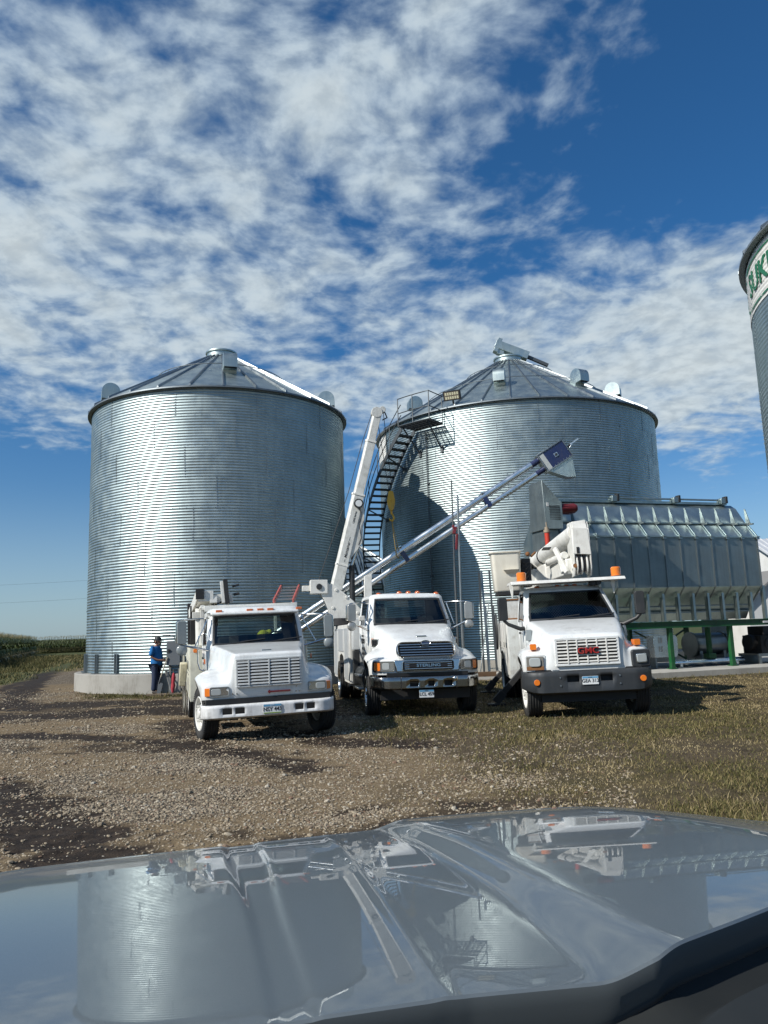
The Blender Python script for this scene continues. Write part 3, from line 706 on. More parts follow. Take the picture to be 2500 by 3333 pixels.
# each wall panel of the front
for k in range(NP):
    x0, x1 = k * pw + .012, (k + 1) * pw - .012
    q = MB(); q.hexa([(x0, -.014, 2.95), (x1, -.014, 2.95), (x1, -.002, 2.95), (x0, -.002, 2.95)], [(x0, -.014, 4.66), (x1, -.014, 4.66), (x1, -.002, 4.66), (x0, -.002, 4.66)])
    for s_ in (x0 + .02, x1 - .02):
        for i in range(14): q.box((s_, -.017, 3.0 + i * .125), (.014, .008, .014))
    for i in range(4): q.box((x0 + .1 + i * (pw - .2) / 3, -.017, 4.6), (.014, .008, .014))
    q.build('wall_panel', DRYP, dry, 30, .003, 1)
fin = MB(); fin.prism([(.06, 5.20), (.30, 5.22), (.335, 5.80), (.27, 5.76), (.10, 5.26)], (-.012, .12, 0), (0, 1, 0), (0, 0, 1), (.024, 0, 0)); fin.bb((-.035, .08, 5.16), (.035, .44, 5.215))
rail = MB(); rail.beam((0, -.035, 4.735), (0, .40, 5.235), .035, .03); rail.bb((-.06, -.09, 4.60), (.06, .02, 4.69)); rail.hexa([(-.07, -.12, 4.68), (.07, -.12, 4.68), (.07, .02, 4.70), (-.07, .02, 4.70)], [(-.07, -.12, 4.70), (.07, -.12, 4.70), (.07, .02, 4.74), (-.07, .02, 4.74)])
f0 = r0_ = s0 = None
strap = MB(); strap.beam((0, -.02, 2.93), (0, -.02, 4.66), .05, .03); strap.beam((0, -.01, 2.93), (0, .55, 2.33), .045, .02)
for k in range(NP + 1):
    x = k * pw
    if f0 is None: f0 = fin.build('gusset_plate', DRYP, dry, 30); r0_ = rail.build('shoulder_rib', GALV, dry, 30); s0 = strap.build('panel_strap', GALVD, dry, 30)
    else: dup(f0, dry, (x, 0, 0)); dup(r0_, dry, (x, 0, 0)); dup(s0, dry, (x, 0, 0))
eb = MB(); eb.bb((0, -.05, 4.66), (DL, .03, 4.71)); eb.bb((0, .36, 5.20), (DL, .46, 5.25)); eb.build('shoulder_trim', GALVR, dry, 30)
lm = MB(); lm.bb((0, .56, 2.28), (DL, .6, 2.31)); lm.bb((0, .62, 2.06), (DL, .68, 2.10)); lm.build('grain_slide_rail', GALVD, dry, 30)
# ridge pipe with its brackets
rp = MB(); rp.bb((.1, 1.02, 6.03), (DL * .97, 1.22, 6.12)); rp.cyl((.2, 1.0, 6.20), (DL * .95, 1.0, 6.20), .035)
rp.build('ridge_duct', GALVR, dry, 30)
rb_ = MB(); rb_.box((0, 1.0, 6.16), (.20, .26, .2)); rb_.mat(1).box((.14, .95, 6.2), (.09, .2, .26)); k0 = None
for x in (2.75, 5.35, 7.45):
    if k0 is None: k0 = rb_.build('ridge_bracket', [GALV, BLACKP], dry, 30, .01); k0.location = (x, 0, 0)
    else: dup(k0, dry, (x, 0, 0))
# left end wall and the inlet hood on it
ew = MB(); ew.prism([(.12, 1.8), (.05, 2.9), (.0, 4.7), (.45, 5.35), (1.25, 6.1), (2.5, 4.7), (2.5, 2.93), (1.9, 1.8)], (-.10, 0, 0), (0, 1, 0), (0, 0, 1), (.08, 0, 0)); ew.build('end_wall', GALVR, dry, 30)
ih = MB(); ih.hexa([(-.62, -.10, 4.9), (-.02, -.18, 4.9), (-.02, 1.0, 4.9), (-.62, 1.0, 4.9)], [(-.62, .0, 6.55), (-.02, -.18, 5.78), (-.02, .9, 5.78), (-.62, .9, 6.55)])
ih.hexa([(-.55, .15, 1.9), (-.12, .15, 1.9), (-.12, 1.0, 1.9), (-.55, 1.0, 1.9)], [(-.55, .0, 4.9), (-.12, .0, 4.9), (-.12, 1.0, 4.9), (-.55, 1.0, 4.9)])
hood = ih.build('inlet_hood', DRYP, dry, 30, .01)
gr_ = MB()
for j in range(9):
    for i in range(10): gr_.box((-.44 + i * .036 + .0, -.125 - .1 * (i / 12.) + .02 - .0 , 5.22 + j * .055), (.018, .03, .028))
gr_.build('vent_grille', BLACKP, hood, 30); mb_ = MB(); mb_.box((-.5, -.085, 5.72), (.07, .02, .13)); mb_.build('notice', PLATEW, hood, 0)
mt = MB(); mt.cyl((-.08, .0, 5.55), (.52, .0, 5.62), .17, n=20); mt.cyl((.52, 0, 5.62), (.60, 0, 5.63), .13, n=20)
for i in range(12): mt.box((.2, .175 * math.cos(i * PI / 6), 5.585 + .175 * math.sin(i * PI / 6)), (.4, .012, .02), (i * PI / 6, 0, 0))
mt.build('drive_motor', DRED, dry, 35)
# hopper posts, green frame and legs
pst = MB(); pst.bb((-.045, .10, 1.78), (.045, .14, 2.72)); pst.bb((-.045, .10, 1.78), (-.035, .26, 2.60)); p0_ = None
for k in range(1, 13):
    x = k * .62 + .12
    for yy in (0, 1):
        if p0_ is None: p0_ = pst.build('hopper_post', GALVR, dry, 30); p0_.location = (x, 0, 0)
        else: dup(p0_, dry, (x, yy * 2.2, 0))
for yy in (.02, 2.3):
    q = MB(); q.bb((.4, yy, 1.56), (DL + .35, yy + .10, 1.77)); q.bb((.4, yy - .05, 1.755), (DL + .35, yy + .16, 1.772)); q.bb((.4, yy - .05, 1.552), (DL + .35, yy + .16, 1.568))
    for i in range(12): q.box((.9 + i * .62, yy - .006, 1.69), (.03, .02, .03))
    q.build('frame_beam', GREEN, dry, 30)
lg = MB(); lg.bb((-.07, -.07, .2), (.07, .07, 1.555)); lg.bb((-.13, -.13, .19), (.13, .13, .215)); l0 = None
for x in (1.9, 3.95, 6.45):
    for yy in (.09, 2.37):
        if l0 is None: l0 = lg.build('support_leg', GREEN, dry, 30); l0.location = (x, yy, 0)
        else: dup(l0, dry, (x, yy, 0))
br = MB(); br.beam((4.0, 2.3, .3), (6.4, 2.3, 1.5), .07, .05); br.build('cross_brace', GREEN, dry, 30); br = MB(); br.beam((4.05, 2.22, 1.45), (6.4, 2.22, .3), .07, .05); br.build('cross_brace', GREEN, dry, 30)
cbx = MB(); cbx.box((.8, -.02, 1.15), (.42, .2, .85)); cbx.build('control_cabinet', WHITEB, dry, 30, .01)
tb = MB(); tb.box((DL + .0, -.01, 1.66), (.22, .02, .07)); tb.build('notice', PLATEW, dry, 0)
cp = MB(); cp.beam((DL + .12, .1, 1.75), (DL + .12, .1, 2.95), .13, .1); cp.tube([(DL + .18, -.05, 1.6), (DL + .2, -.05, .5), (DL + .22, -.05, .3), (DL + .45, -.05, .22), (DL + 1.5, -.05, .22)], .035, 8); cp.box((DL + .2, -.06, 1.1), (.18, .12, .34)); cp.build('conduit', GALVR, dry, 35)
# slab under the dryer
sl_ = MB(); sl_.bb((-.9, -1.05, -.3), (12.5, 4.2, .18)); so_ = sl_.build('dryer_slab', paint('pale_concrete', (.46, .45, .41), .85, dirt=.45, scale=1.5, bump=.3), None, 30, .02); so_.location = (5.85, 25.25, 0); so_.rotation_euler = (0, 0, DA); tag(so_, kind='structure')
def D(x, y, z=0): return (5.85 + x * math.cos(DA) - y * math.sin(DA), 25.25 + x * math.sin(DA) + y * math.cos(DA), z)
# machinery beneath and beyond
fan = thing('dryer_fan', 'galvanised round fan housing with a dark motor under the dryer', 'fan', D(6.6, 1.6, .18), (0, 0, DA))
q = MB(); q.cyl((-.6, 0, .74), (.7, 0, .74), .40, n=32); q.cyl((-.68, 0, .74), (-.6, 0, .74), .45, n=32); q.cyl((.7, 0, .74), (.76, 0, .74), .45, n=32); q.build('fan_housing', GALVD, fan, 35)
q = MB(); q.bb((-.55, -.36, 0), (-.42, .36, .5)); q.bb((.5, -.36, 0), (.62, .36, .5)); q.bb((-.7, -.4, .0), (.8, -.32, .1)); q.build('stand', GALVD, fan, 30)
eng = thing('stationary_engine', 'dark engine unit with pale sticker on a steel skid at the dryer right end', 'engine', D(8.6, .75, .18), (0, 0, DA))
q = MB(); q.bb((-.65, -.45, .35), (.95, .45, 1.0)); q.bb((-.45, -.38, 1.0), (.6, .38, 1.32)); q.cyl((.1, -.2, 1.3), (.1, -.2, 1.62), .06); q.cyl((-.85, 0, .75), (-.65, 0, .75), .28, n=24); q.cyl((-.3, -.48, .7), (-.3, -.44, .7), .2, n=20); q.build('engine_block', CHASSIS, eng, 30, .03)
q = MB(); q.bb((-.85, -.5, .26), (1.05, -.42, .36)); q.bb((-.85, .42, .26), (1.05, .5, .36)); q.bb((-.8, -.46, 0), (-.7, .46, .3)); q.bb((.85, -.46, 0), (.95, .46, .3)); q.build('skid', GALVD, eng, 30)
q = MB(); q.box((.35, -.455, .82), (.22, .01, .26)); q.build('sticker', PLATEW, eng, 0)
cab_ = thing('switch_cabinet', 'grey steel switch cabinet with slotted vents between the green dryer legs', 'cabinet', D(4.45, 1.2, .18), (0, 0, DA))
q = MB(); q.prism([(-.5, .35), (.42, .35), (.5, .47), (.5, 1.0), (.42, 1.12), (-.5, 1.12)], (0, -.2, 0), (1, 0, 0), (0, 0, 1), (0, .4, 0)); q.build('cabinet_shell', GALVB, cab_, 30, .01)
q = MB(); q.bb((-.45, -.15, 0), (-.38, .15, .35)); q.bb((.38, -.15, 0), (.45, .15, .35)); q.build('stand', GALVD, cab_, 30)
q = MB()
for i in (-.3, -.2, .1, .2):
    for j in (.55, .85): q.bb((i, -.212, j), (i + .05, -.2, j + .2))
q.build('vent_slots', WHITEB, cab_, 30)
um = thing('unload_auger', 'low galvanised auger tube lying on the slab behind the dryer legs', 'auger', D(5.2, .9, .18), (0, 0, DA))
q = MB(); q.cyl((-.6, 0, .14), (2.4, 0, .14), .12, n=20); q.bb((-.4, -.14, 0), (-.3, .14, .1)); q.bb((2.0, -.14, 0), (2.1, .14, .1)); q.build('auger_tube', GALVB, um, 35); q = MB(); q.box((1.0, 0, .34), (.3, .3, .18)); q.cyl((1.0, 0, .42), (1.0, 0, 1.35), .1); q.build('green_inlet', GREEN, um, 30, .01)
tk = thing('seed_tank', 'dark blue steel hopper standing on skids in the shade beyond the dryer', 'hopper', D(2.6, 4.9, .0), (0, 0, DA))
q = MB(); q.hexa([(-.9, -.6, .5), (1.2, -.6, .5), (1.2, .8, .5), (-.9, .8, .5)], [(-.9, -.6, .95), (1.5, -.6, 1.75), (1.5, .8, 1.75), (-.9, .8, .95)]); q.build('hopper_shell', paint('blue_grey_hopper', (.05, .065, .11), .5, dirt=.3), tk, 30, .02); q = MB(); q.bb((-1.0, -.6, 0), (-.8, .8, .5)); q.bb((1.0, -.6, 0), (1.2, .8, .5)); q.build('skid', CHASSIS, tk, 30)
tw = thing('round_water_tank', 'grey cylindrical tank standing on end behind the dryer legs', 'tank', D(1.4, 5.4, 0))
q = MB(); q.lathe([(0, .15), (.62, .15), (.65, .2), (.65, 1.7), (.5, 1.85), (.1, 1.95), (0, 1.95)], 32); q.build('tank_shell', GALVD, tw, 35); q = MB(); q.lathe([(.7, 0), (.7, .16), (0, .161)], 32); q.build('tank_base', CONC, tw, 30)
# white buildings to the right
SID = None
m, T, p = newmat('white_lap_siding'); co = T.n('ShaderNodeTexCoord').outputs['Object']; wv = T.n('ShaderNodeTexWave', wave_type='BANDS', bands_direction='Z', wave_profile='SAW', i_Scale=.314 * 5.0); T.set(wv.inputs['Vector'], co)
setp(T, p, Base_Color=T.mix(T.ramp(T.noise(co, 1.3, 5), .45, .8, 0, .4), (.78, .79, .78), (.5, .5, .47)), Roughness=.5, Normal=T.bump(wv.outputs['Fac'], .8, .03)); SID = m
barn = thing('barn', 'large white metal sided barn with a ribbed pale roof at the right edge', 'barn', (29.5, 47, 0), (0, 0, R(8)))
q = MB(); q.bb((-7.5, -5, 0), (12, 5, 3.6)); q.prism([(-5, 3.6), (5, 3.6), (0, 6.4)], (-7.5, 0, 0), (0, 1, 0), (0, 0, 1), (19.5, 0, 0)); q.build('wall', SID, barn, 30)
q = MB()
for s_ in (-1, 1): q.hexa([(-7.9, s_ * 5.4, 3.38), (12.4, s_ * 5.4, 3.38), (12.4, 0, 6.42), (-7.9, 0, 6.42)], [(-7.9, s_ * 5.4, 3.48), (12.4, s_ * 5.4, 3.48), (12.4, 0, 6.52), (-7.9, 0, 6.52)])
for i in range(50):
    for s_ in (-1, 1): q.beam((-7.8 + i * .41, s_ * 5.38, 3.50), (-7.8 + i * .41, 0, 6.54), .04, .05)
q.build('roof', paint('pale_roof_sheet', (.66, .68, .70), .35, .2, dirt=.2), barn, 30)
q = MB(); q.bb((-2, -5.05, 0), (1.2, -5.0, 2.9)); q.build('door', paint('grey_barn_door', (.45, .47, .47), .5), barn, 30)
shed = thing('shed', 'small white gabled shed with lap siding beyond the right end of the dryer', 'shed', (16.9, 35.5, 0), (0, 0, R(4)))
q = MB(); q.bb((-1.6, -2.2, 0), (1.4, 2.2, 2.5)); q.prism([(-1.6, 2.5), (1.4, 2.5), (-.1, 3.75)], (0, -2.2, 0), (1, 0, 0), (0, 0, 1), (0, 4.4, 0)); q.build('wall', SID, shed, 30)
q = MB(); q.hexa([(-1.85, -2.4, 2.31), (-.1, -2.4, 3.77), (-.1, 2.4, 3.77), (-1.85, 2.4, 2.31)], [(-1.85, -2.4, 2.40), (-.1, -2.4, 3.86), (-.1, 2.4, 3.86), (-1.85, 2.4, 2.40)]); q.hexa([(-.1, -2.4, 3.77), (1.65, -2.4, 2.31), (1.65, 2.4, 2.31), (-.1, 2.4, 3.77)], [(-.1, -2.4, 3.86), (1.65, -2.4, 2.40), (1.65, 2.4, 2.40), (-.1, 2.4, 3.86)]); q.build('roof', paint('grey_shingle', (.22, .22, .22), .8), shed, 30)
q = MB(); q.bb((.3, -2.24, .1), (1.1, -2.2, 2.1)); q.build('door', paint('shed_door', (.5, .5, .48), .5), shed, 30)
# ---------------------------------------------------------------- truck building blocks
def crom(P0, P1, P2, P3, t):
    t2, t3 = t * t, t * t * t
    return .5 * ((2 * P1) + (-P0 + P2) * t + (2 * P0 - 5 * P1 + 4 * P2 - P3) * t2 + (-P0 + 3 * P1 - 3 * P2 + P3) * t3)
def crefine(A, k, axis):
    A = np.swapaxes(A, 0, axis); out = []; n = len(A)
    for i in range(n - 1):
        p = [A[max(i - 1, 0)], A[i], A[i + 1], A[min(i + 2, n - 1)]]
        for j in range(k): out.append(crom(*p, j / k))
    out.append(A[-1]); return np.swapaxes(np.array(out), 0, axis)
def patch(rows, k=5):
    """rows: stations of half-section points centre -> outside, mirrored in x"""
    A = np.array(rows, float)
    L = A[:, 1:][:, ::-1].copy(); L[:, :, 0] *= -1
    A = np.concatenate([L, A], 1)
    A = crefine(crefine(A, k, 0), k, 1)
    return [[tuple(p) for p in r] for r in A]
def hood_obj(name, rows, mat, parent, k=5):
    o = MB().grid(patch(rows, k)).build(name, [mat, CHASSIS], parent, 50)
    s = o.modifiers.new('skin', 'SOLIDIFY'); s.thickness = .02; s.offset = 0.; s.material_offset = 1; s.material_offset_rim = 0
    return o
def rrect(w, h, r, n=5):
    pts = []
    for cx, cy, a in ((w / 2 - r, h / 2 - r, 0), (-w / 2 + r, h / 2 - r, PI / 2), (-w / 2 + r, -h / 2 + r, PI), (w / 2 - r, -h / 2 + r, 1.5 * PI)):
        for i in range(n + 1): pts.append((cx + r * math.cos(a + PI / 2 * i / n), cy + r * math.sin(a + PI / 2 * i / n)))
    return pts
def slab(w, h, r, d, n=4):
    """rounded slab in x-z, thickness along y from 0 (front) to d"""
    return MB().prism(rrect(w, h, r, n), (0, 0, 0), (1, 0, 0), (0, 0, 1), (0, d, 0))
def wheel(parent, x, y, r, w, side, rimmat, kind='disc', steer=0, dual=False):
    """side -1: outside faces -x"""
    t = MB(); h = w / 2
    prof = [(r * .60, -h * .72), (r * .70, -h * .98), (r * .86, -h), (r * .95, -h * .93), (r * .985, -h * .80)]
    for g in (-.55, -.18, .18, .55):
        prof += [(r, h * (g - .13)), (r * .975, h * (g - .05)), (r * .975, h * (g + .05)), (r, h * (g + .13))]
    prof += [(r * .985, h * .80), (r * .95, h * .93), (r * .86, h), (r * .70, h * .98), (r * .60, h * .72)]
    t.lathe(prof, 56, axis='x')
    for i in range(64):
        a = 2 * PI * i / 64
        for s in (-1, 1): t.box((s * h * .86, r * .965 * math.cos(a), r * .965 * math.sin(a)), (h * .26, .018, .02), (a, 0, 0))
    if dual: t.lathe([(p[0], p[1] - side * (w + .05)) for p in prof], 48, axis='x')
    o = t.build('wheel', RUBBER, parent, 40); o.location = (x, y, r - .012); o.rotation_euler = (0, 0, steer)
    q = MB(); s = side
    def P(rr, hh): return (r * rr, s * h * hh)
    if kind == 'disc':   # white steel front rim with hand holes and protruding hub
        q.lathe([P(.62, .70), P(.66, .92), P(.63, 1.0), P(.60, .92), P(.57, .45), P(.50, .30), P(.40, .30), P(.36, .52), P(.345, .66), P(.23, .68), P(.21, .95), P(.17, 1.10), P(.0, 1.12)], 48, axis='x')
        q.lathe([P(.62, .7), P(.58, .2), P(.56, -.5), P(.62, -.7)], 32, axis='x')
        for i in range(10): 
            a = 2 * PI * i / 10; c = (s * h * .70, r * .29 * math.cos(a), r * .29 * math.sin(a)); q.cyl(c, (c[0] + s * .055, c[1], c[2]), .017, n=6)
        q.mat(1)
        for i in range(5):
            a = 2 * PI * (i + .5) / 5; c = (s * h * .335, r * .46 * math.cos(a), r * .46 * math.sin(a)); q.cyl((c[0] - s * .03, c[1], c[2]), (c[0] + s * .012, c[1], c[2]), .042, n=12)
    elif kind == 'spoke':   # polished alloy
        q.lathe([P(.62, .70), P(.66, .95), P(.63, 1.0), P(.58, .9), P(.55, .35), P(.48, .22), P(.30, .32), P(.25, .6), P(.17, .66), P(.15, 1.0), P(.0, 1.03)], 48, axis='x')
        for i in range(10):
            a = 2 * PI * i / 10; c = (s * h * .55, r * .26 * math.cos(a), r * .26 * math.sin(a)); q.cyl(c, (c[0] + s * .05, c[1], c[2]), .017, n=6)
        q.mat(1)
        for i in range(10):
            a = 2 * PI * (i + .5) / 10; c = (s * h * .26, r * .43 * math.cos(a), r * .43 * math.sin(a)); q.cyl((c[0] - s * .05, c[1], c[2]), (c[0] + s * .016, c[1], c[2]), .034, n=12)
    else:   # deep dish rear rim
        q.lathe([P(.62, .70), P(.66, .95), P(.62, .98), P(.58, .8), P(.55, -.2), P(.42, -.35), P(.28, -.3), P(.22, .3), P(.18, .34), P(.0, .36)], 48, axis='x')
        for i in range(10):
            a = 2 * PI * i / 10; c = (-s * h * .3, r * .33 * math.cos(a), r * .33 * math.sin(a)); q.cyl(c, (c[0] + s * .06, c[1], c[2]), .018, n=6)
    q.build('rim', [rimmat, CHASSIS], o, 35)
    return o
def cab(parent, L, paintm, front_bow=.10, name='cab', fy=(0, .07, .30, .58, .86, 1.), winlev=(2, 5), rc=.105, roof=True, seats=True, dash=1.5, glass=None):
    """L: levels (z, half width front, half width rear, y front, y rear). Window band between levels winlev."""
    glass = glass or GLASS
    rings = []; kinds = None
    for (z, hf, hr, yf, yr) in L:
        pts = []; kd = []
        for t in (0, .2, .42, .64, .82, 1.0):
            x = t * (hf - rc); pts.append((x, yf + front_bow * (x / hf) ** 2, z)); kd.append('F')
        yb = yf + front_bow
        for i in (1, 2, 3):
            a = PI / 2 * i / 4; pts.append((hf - rc + rc * math.sin(a), yb + rc - rc * math.cos(a) + 0, z)); kd.append('C')
        kd[5] = 'C'
        y0, y1 = yb + rc, yr - rc * .7
        for t in fy: pts.append((hf + (hr - hf) * t, y0 + (y1 - y0) * t, z)); kd.append('S')
        kd[-1] = 'C'
        for i in (1, 2): 
            a = PI / 2 * i / 3; pts.append((hr - rc * .7 + rc * .7 * math.cos(a), y1 + rc * .7 * math.sin(a), z)); kd.append('C')
        for t in (1., .75, .4, 0.): pts.append((t * (hr - rc * .7), yr, z)); kd.append('R')
        n = len(pts)
        left = [(-x, y, zq) for x, y, zq in pts[1:-1]][::-1]
        rings.append(pts + left)
        kinds = kd
    n = len(rings[0]); half = len(kinds)
    # segment kinds round the ring; segment i joins point i and i+1
    seg = []
    for i in range(n):
        j = i if i < half - 1 else n - 1 - i
        seg.append((kinds[j], j))
    sidej = [j for j in range(half) if kinds[j] == 'S']
    win_s = sidej[1:4]; reark = [j for j in range(half) if kinds[j] == 'R'][1:]
    rearwin = set(reark)
    q = MB(); gl = {'windshield': MB(), 'side_window': [MB(), MB()], 'rear_window': MB()}
    q.v = [tuple(p) for r in rings for p in r]
    cx = [(sum(p[0] for p in r) / n, sum(p[1] for p in r) / n) for r in rings]
    for k in range(len(rings) - 1):
        for i in range(n):
            kd, j = seg[i]; i2 = (i + 1) % n
            f = (k * n + i, k * n + i2, (k + 1) * n + i2, (k + 1) * n + i)
            inwin = winlev[0] <= k < winlev[1]
            g = None
            if inwin and kd == 'F': g = gl['windshield']
            elif inwin and j in win_s and kd == 'S': g = gl['side_window'][0 if i < half else 1]
            elif inwin and j in rearwin and kd == 'R' and k > winlev[0]: g = gl['rear_window']
            if g is None: q.f.append(f); q.m.append(0)
            else:
                vs = []
                for id_ in f:
                    p = q.v[id_]; c = cx[id_ // n]; vs.append((c[0] + (p[0] - c[0]) * .988, c[1] + (p[1] - c[1]) * .988, p[2]))
                g.add(vs, [(0, 1, 2, 3)])
    # roof closed towards the middle
    if roof:
        top = rings[-1]; z = L[-1][0]; base = len(q.v); c = cx[-1]; m_ = 5
        prev = [(len(rings) - 1) * n + i for i in range(n)]
        for s_, dz in ((.97, .022), (.90, .040), (.7, .058), (.4, .068)):
            cur = []
            for p in top: q.v.append((c[0] + (p[0] - c[0]) * s_, c[1] + (p[1] - c[1]) * s_, z + dz)); cur.append(len(q.v) - 1)
            for i in range(n): q.f.append((prev[i], prev[(i + 1) % n], cur[(i + 1) % n], cur[i])); q.m.append(0)
            prev = cur
        q.v.append((c[0], c[1], z + .072)); ce = len(q.v) - 1
        for i in range(n): q.f.append((prev[i], prev[(i + 1) % n], ce)); q.m.append(0)
    o = q.build(name, [paintm, SEATM], parent, 55)
    s = o.modifiers.new('skin', 'SOLIDIFY'); s.thickness = .03; s.offset = -1; s.material_offset = 1; s.material_offset_rim = 1
    w = gl['windshield'].build('windshield', glass, parent, 60); 
    for g in gl['side_window']: g.build('side_window', glass, parent, 60)
    gl['rear_window'].build('rear_window', glass, parent, 60)
    # black rubber round the windshield, with rounded corners
    a, b = winlev
    def ringpt(k, j, sgn): x, y, z = rings[k][j]; return Vector((x * sgn, y - .004, z))
    bot = [ringpt(a, j, 1) for j in range(0, 6)]; topp = [ringpt(b, j, 1) for j in range(0, 6)]; mid = [ringpt(k, 5, 1) for k in range(a, b + 1)]
    loop = bot + mid[1:-1] + topp[::-1]
    full = loop + [Vector((-p.x, p.y, p.z)) for p in loop[::-1]][1:-1]
    # flat seal: band from the outline inwards, thicker at the corners
    cen = sum(full, Vector()) / len(full); out = []; inn = []
    for p in full:
        d = cen - p; out.append(p); inn.append(p + Vector((d.x * .045, d.y * .045, d.z * .13)))
    sb = MB()
    sb.grid([[tuple(p + Vector((0, -.006, 0))) for p in out] + [tuple(out[0] + Vector((0, -.006, 0)))], [tuple(p + Vector((0, -.008, 0))) for p in inn] + [tuple(inn[0] + Vector((0, -.008, 0)))]])
    for (k, j) in ((a, 5), (b, 5)):
        for sg in (1, -1):
            p = ringpt(k, j, sg); d = cen - p; ux = Vector((math.copysign(1, d.x), 0, 0)); uz = Vector((0, (ringpt(b, 4, 1).y - ringpt(a, 4, 1).y) / (ringpt(b, 4, 1).z - ringpt(a, 4, 1).z) * math.copysign(1, d.z), math.copysign(1, d.z)))
            rr = .13; pts = [p]
            for i in range(7):
                th = PI / 2 * i / 6; pts.append(p + ux * rr * (1 - math.sin(th)) + uz * rr * (1 - math.cos(th)))
            pts = [v + Vector((0, -.012 - .0 , 0)) for v in pts]
            sb.add([tuple(v) for v in pts], [tuple(range(len(pts)))])
    so = sb.build('windshield_seal', BLACKP, parent, 0); sd = so.modifiers.new('t', 'SOLIDIFY'); sd.thickness = .012; sd.offset = 0
    # doors with seams, handles
    a0 = sidej[0]; a1 = sidej[-1]
    for sg in (1, -1):
        dm = MB(); rows = []
        ks = [k for k in range(len(L)) if k <= winlev[0]]
        for k in ks: rows.append([(sg * (abs(rings[k][j][0]) + .008), rings[k][j][1], rings[k][j][2] + (.0 if k else .02)) for j in sidej[:-1]])
        dm.grid(rows)
        d_ = dm.build('door', paintm, parent, 40); sd = d_.modifiers.new('t', 'SOLIDIFY'); sd.thickness = .014; sd.offset = 0
        hz = L[winlev[0]][0] - .12; pj = rings[winlev[0]][sidej[-2]]
        hb = MB(); hb.box((sg * (abs(pj[0]) + .028), pj[1] - .14, hz - .12), (.03, .17, .045)); hb.build('door_handle', BLACKP, d_, 30, .008)
    # inside: floor, dash, seats, wheel
    zf = L[0][0] + .1; yf = L[winlev[0]][3]; yr = L[winlev[0]][4]; hw = L[winlev[0]][1]; zw = L[winlev[0]][0]
    q = MB(); q.bb((-hw + .06, yf + .12, zw - .40), (hw - .06, yf + .52, zw - .03)); q.bb((-.15, yf + .3, zw - .05), (.45, yf + .55, zw + .02)); q.bb((-hw + .06, yf + .1, zf), (hw - .06, yr - .06, zf + .05)); q.build('dashboard', SEATM, parent, 30, .03)
    q = MB(); cx_, cy_, cz_ = .48, yf + .66, zw + .02; q.tube([(cx_ + .22 * math.cos(2 * PI * i / 24), cy_ + .22 * math.sin(2 * PI * i / 24) * .45, cz_ + .22 * math.sin(2 * PI * i / 24) * .9) for i in range(24)], .015, 8, True); q.beam((cx_ - .2, cy_, cz_), (cx_ + .2, cy_, cz_), .03); q.cyl((cx_, cy_, cz_), (cx_, cy_ - .2, cz_ - .15), .03); q.build('steering_wheel', BLACKP, parent, 40)
    if seats:
        for x in (-.46, .48):
            q = MB(); q.bb((x - .25, yr - .75, zf + .2), (x + .25, yr - .25, zf + .48)); q.hexa([(x - .25, yr - .38, zf + .45), (x + .25, yr - .38, zf + .45), (x + .25, yr - .24, zf + .45), (x - .25, yr - .24, zf + .45)], [(x - .22, yr - .26, zw + .16), (x + .22, yr - .26, zw + .16), (x + .22, yr - .14, zw + .16), (x - .22, yr - .14, zw + .16)]); q.build('seat', SEATM, parent, 40, .05, 3)
    # wipers
    for x in (-.5, .22):
        p0 = Vector((x, yf - .02 + front_bow * (x / hw) ** 2, zw + .02)); q = MB(); q.tube([p0, p0 + Vector((.3, .012, .045)), p0 + Vector((.52, .02, .06))], .009, 5); q.tube([p0 + Vector((.2, -.0, .03)), p0 + Vector((.66, .03, .07))], .012, 4); q.build('wiper', BLACKP, parent, 30)
    return o
def bumper(parent, name, half, z0, z1, yf, yend, holes, mat, hz, corner=.2, taper=0.):
    """bumper bar with real openings. holes: list of (x0,x1)"""
    xs = sorted(set([-half, half] + [x for h in holes for x in h] + list(np.linspace(-half, half, 25)) + [s * (half - corner * (1 - math.sin(t))) for s in (-1, 1) for t in np.linspace(0, PI / 2, 8)]))
    xs2 = [xs[0]]
    for x in xs[1:]:
        if x - xs2[-1] > .004: xs2.append(x)
    xs = xs2
    def yy(x):
        a = abs(x); k = half - corner
        if a <= k: return yf + .03 * (a / half) ** 2
        t = min((a - k) / corner, 1); return yf + .03 + (yend - yf) * (1 - math.sqrt(max(1 - t * t, 0)))
    zs = [z0, z0 + .03, hz[0], hz[1], z1 - .03, z1]; off = [.035, .0, 0, 0, .0, .03]
    q = MB(); rows = []
    for z, o_ in zip(zs, off):
        rows.append([(x, yy(x) + o_, z + (taper * max(0, (abs(x) - half + corner) / corner) ** 2 if z < (z0 + z1) / 2 else 0)) for x in xs])
    q.v = [p for r in rows for p in r]; k = len(xs)
    for j in range(5):
        for i in range(k - 1):
            xm = (xs[i] + xs[i + 1]) / 2
            if j == 2 and any(a < xm < b for a, b in holes): continue
            q.f.append((j * k + i, j * k + i + 1, (j + 1) * k + i + 1, (j + 1) * k + i)); q.m.append(0)
    o = q.build(name, mat, parent, 45); s = o.modifiers.new('t', 'SOLIDIFY'); s.thickness = .035; s.offset = -1
    b = MB(); b.bb((-half * .8, yf + .12, z0 + .03), (half * .8, yf + .16, z1 - .03)); b.build('bumper_backing', CHASSIS, parent, 0)
    return o
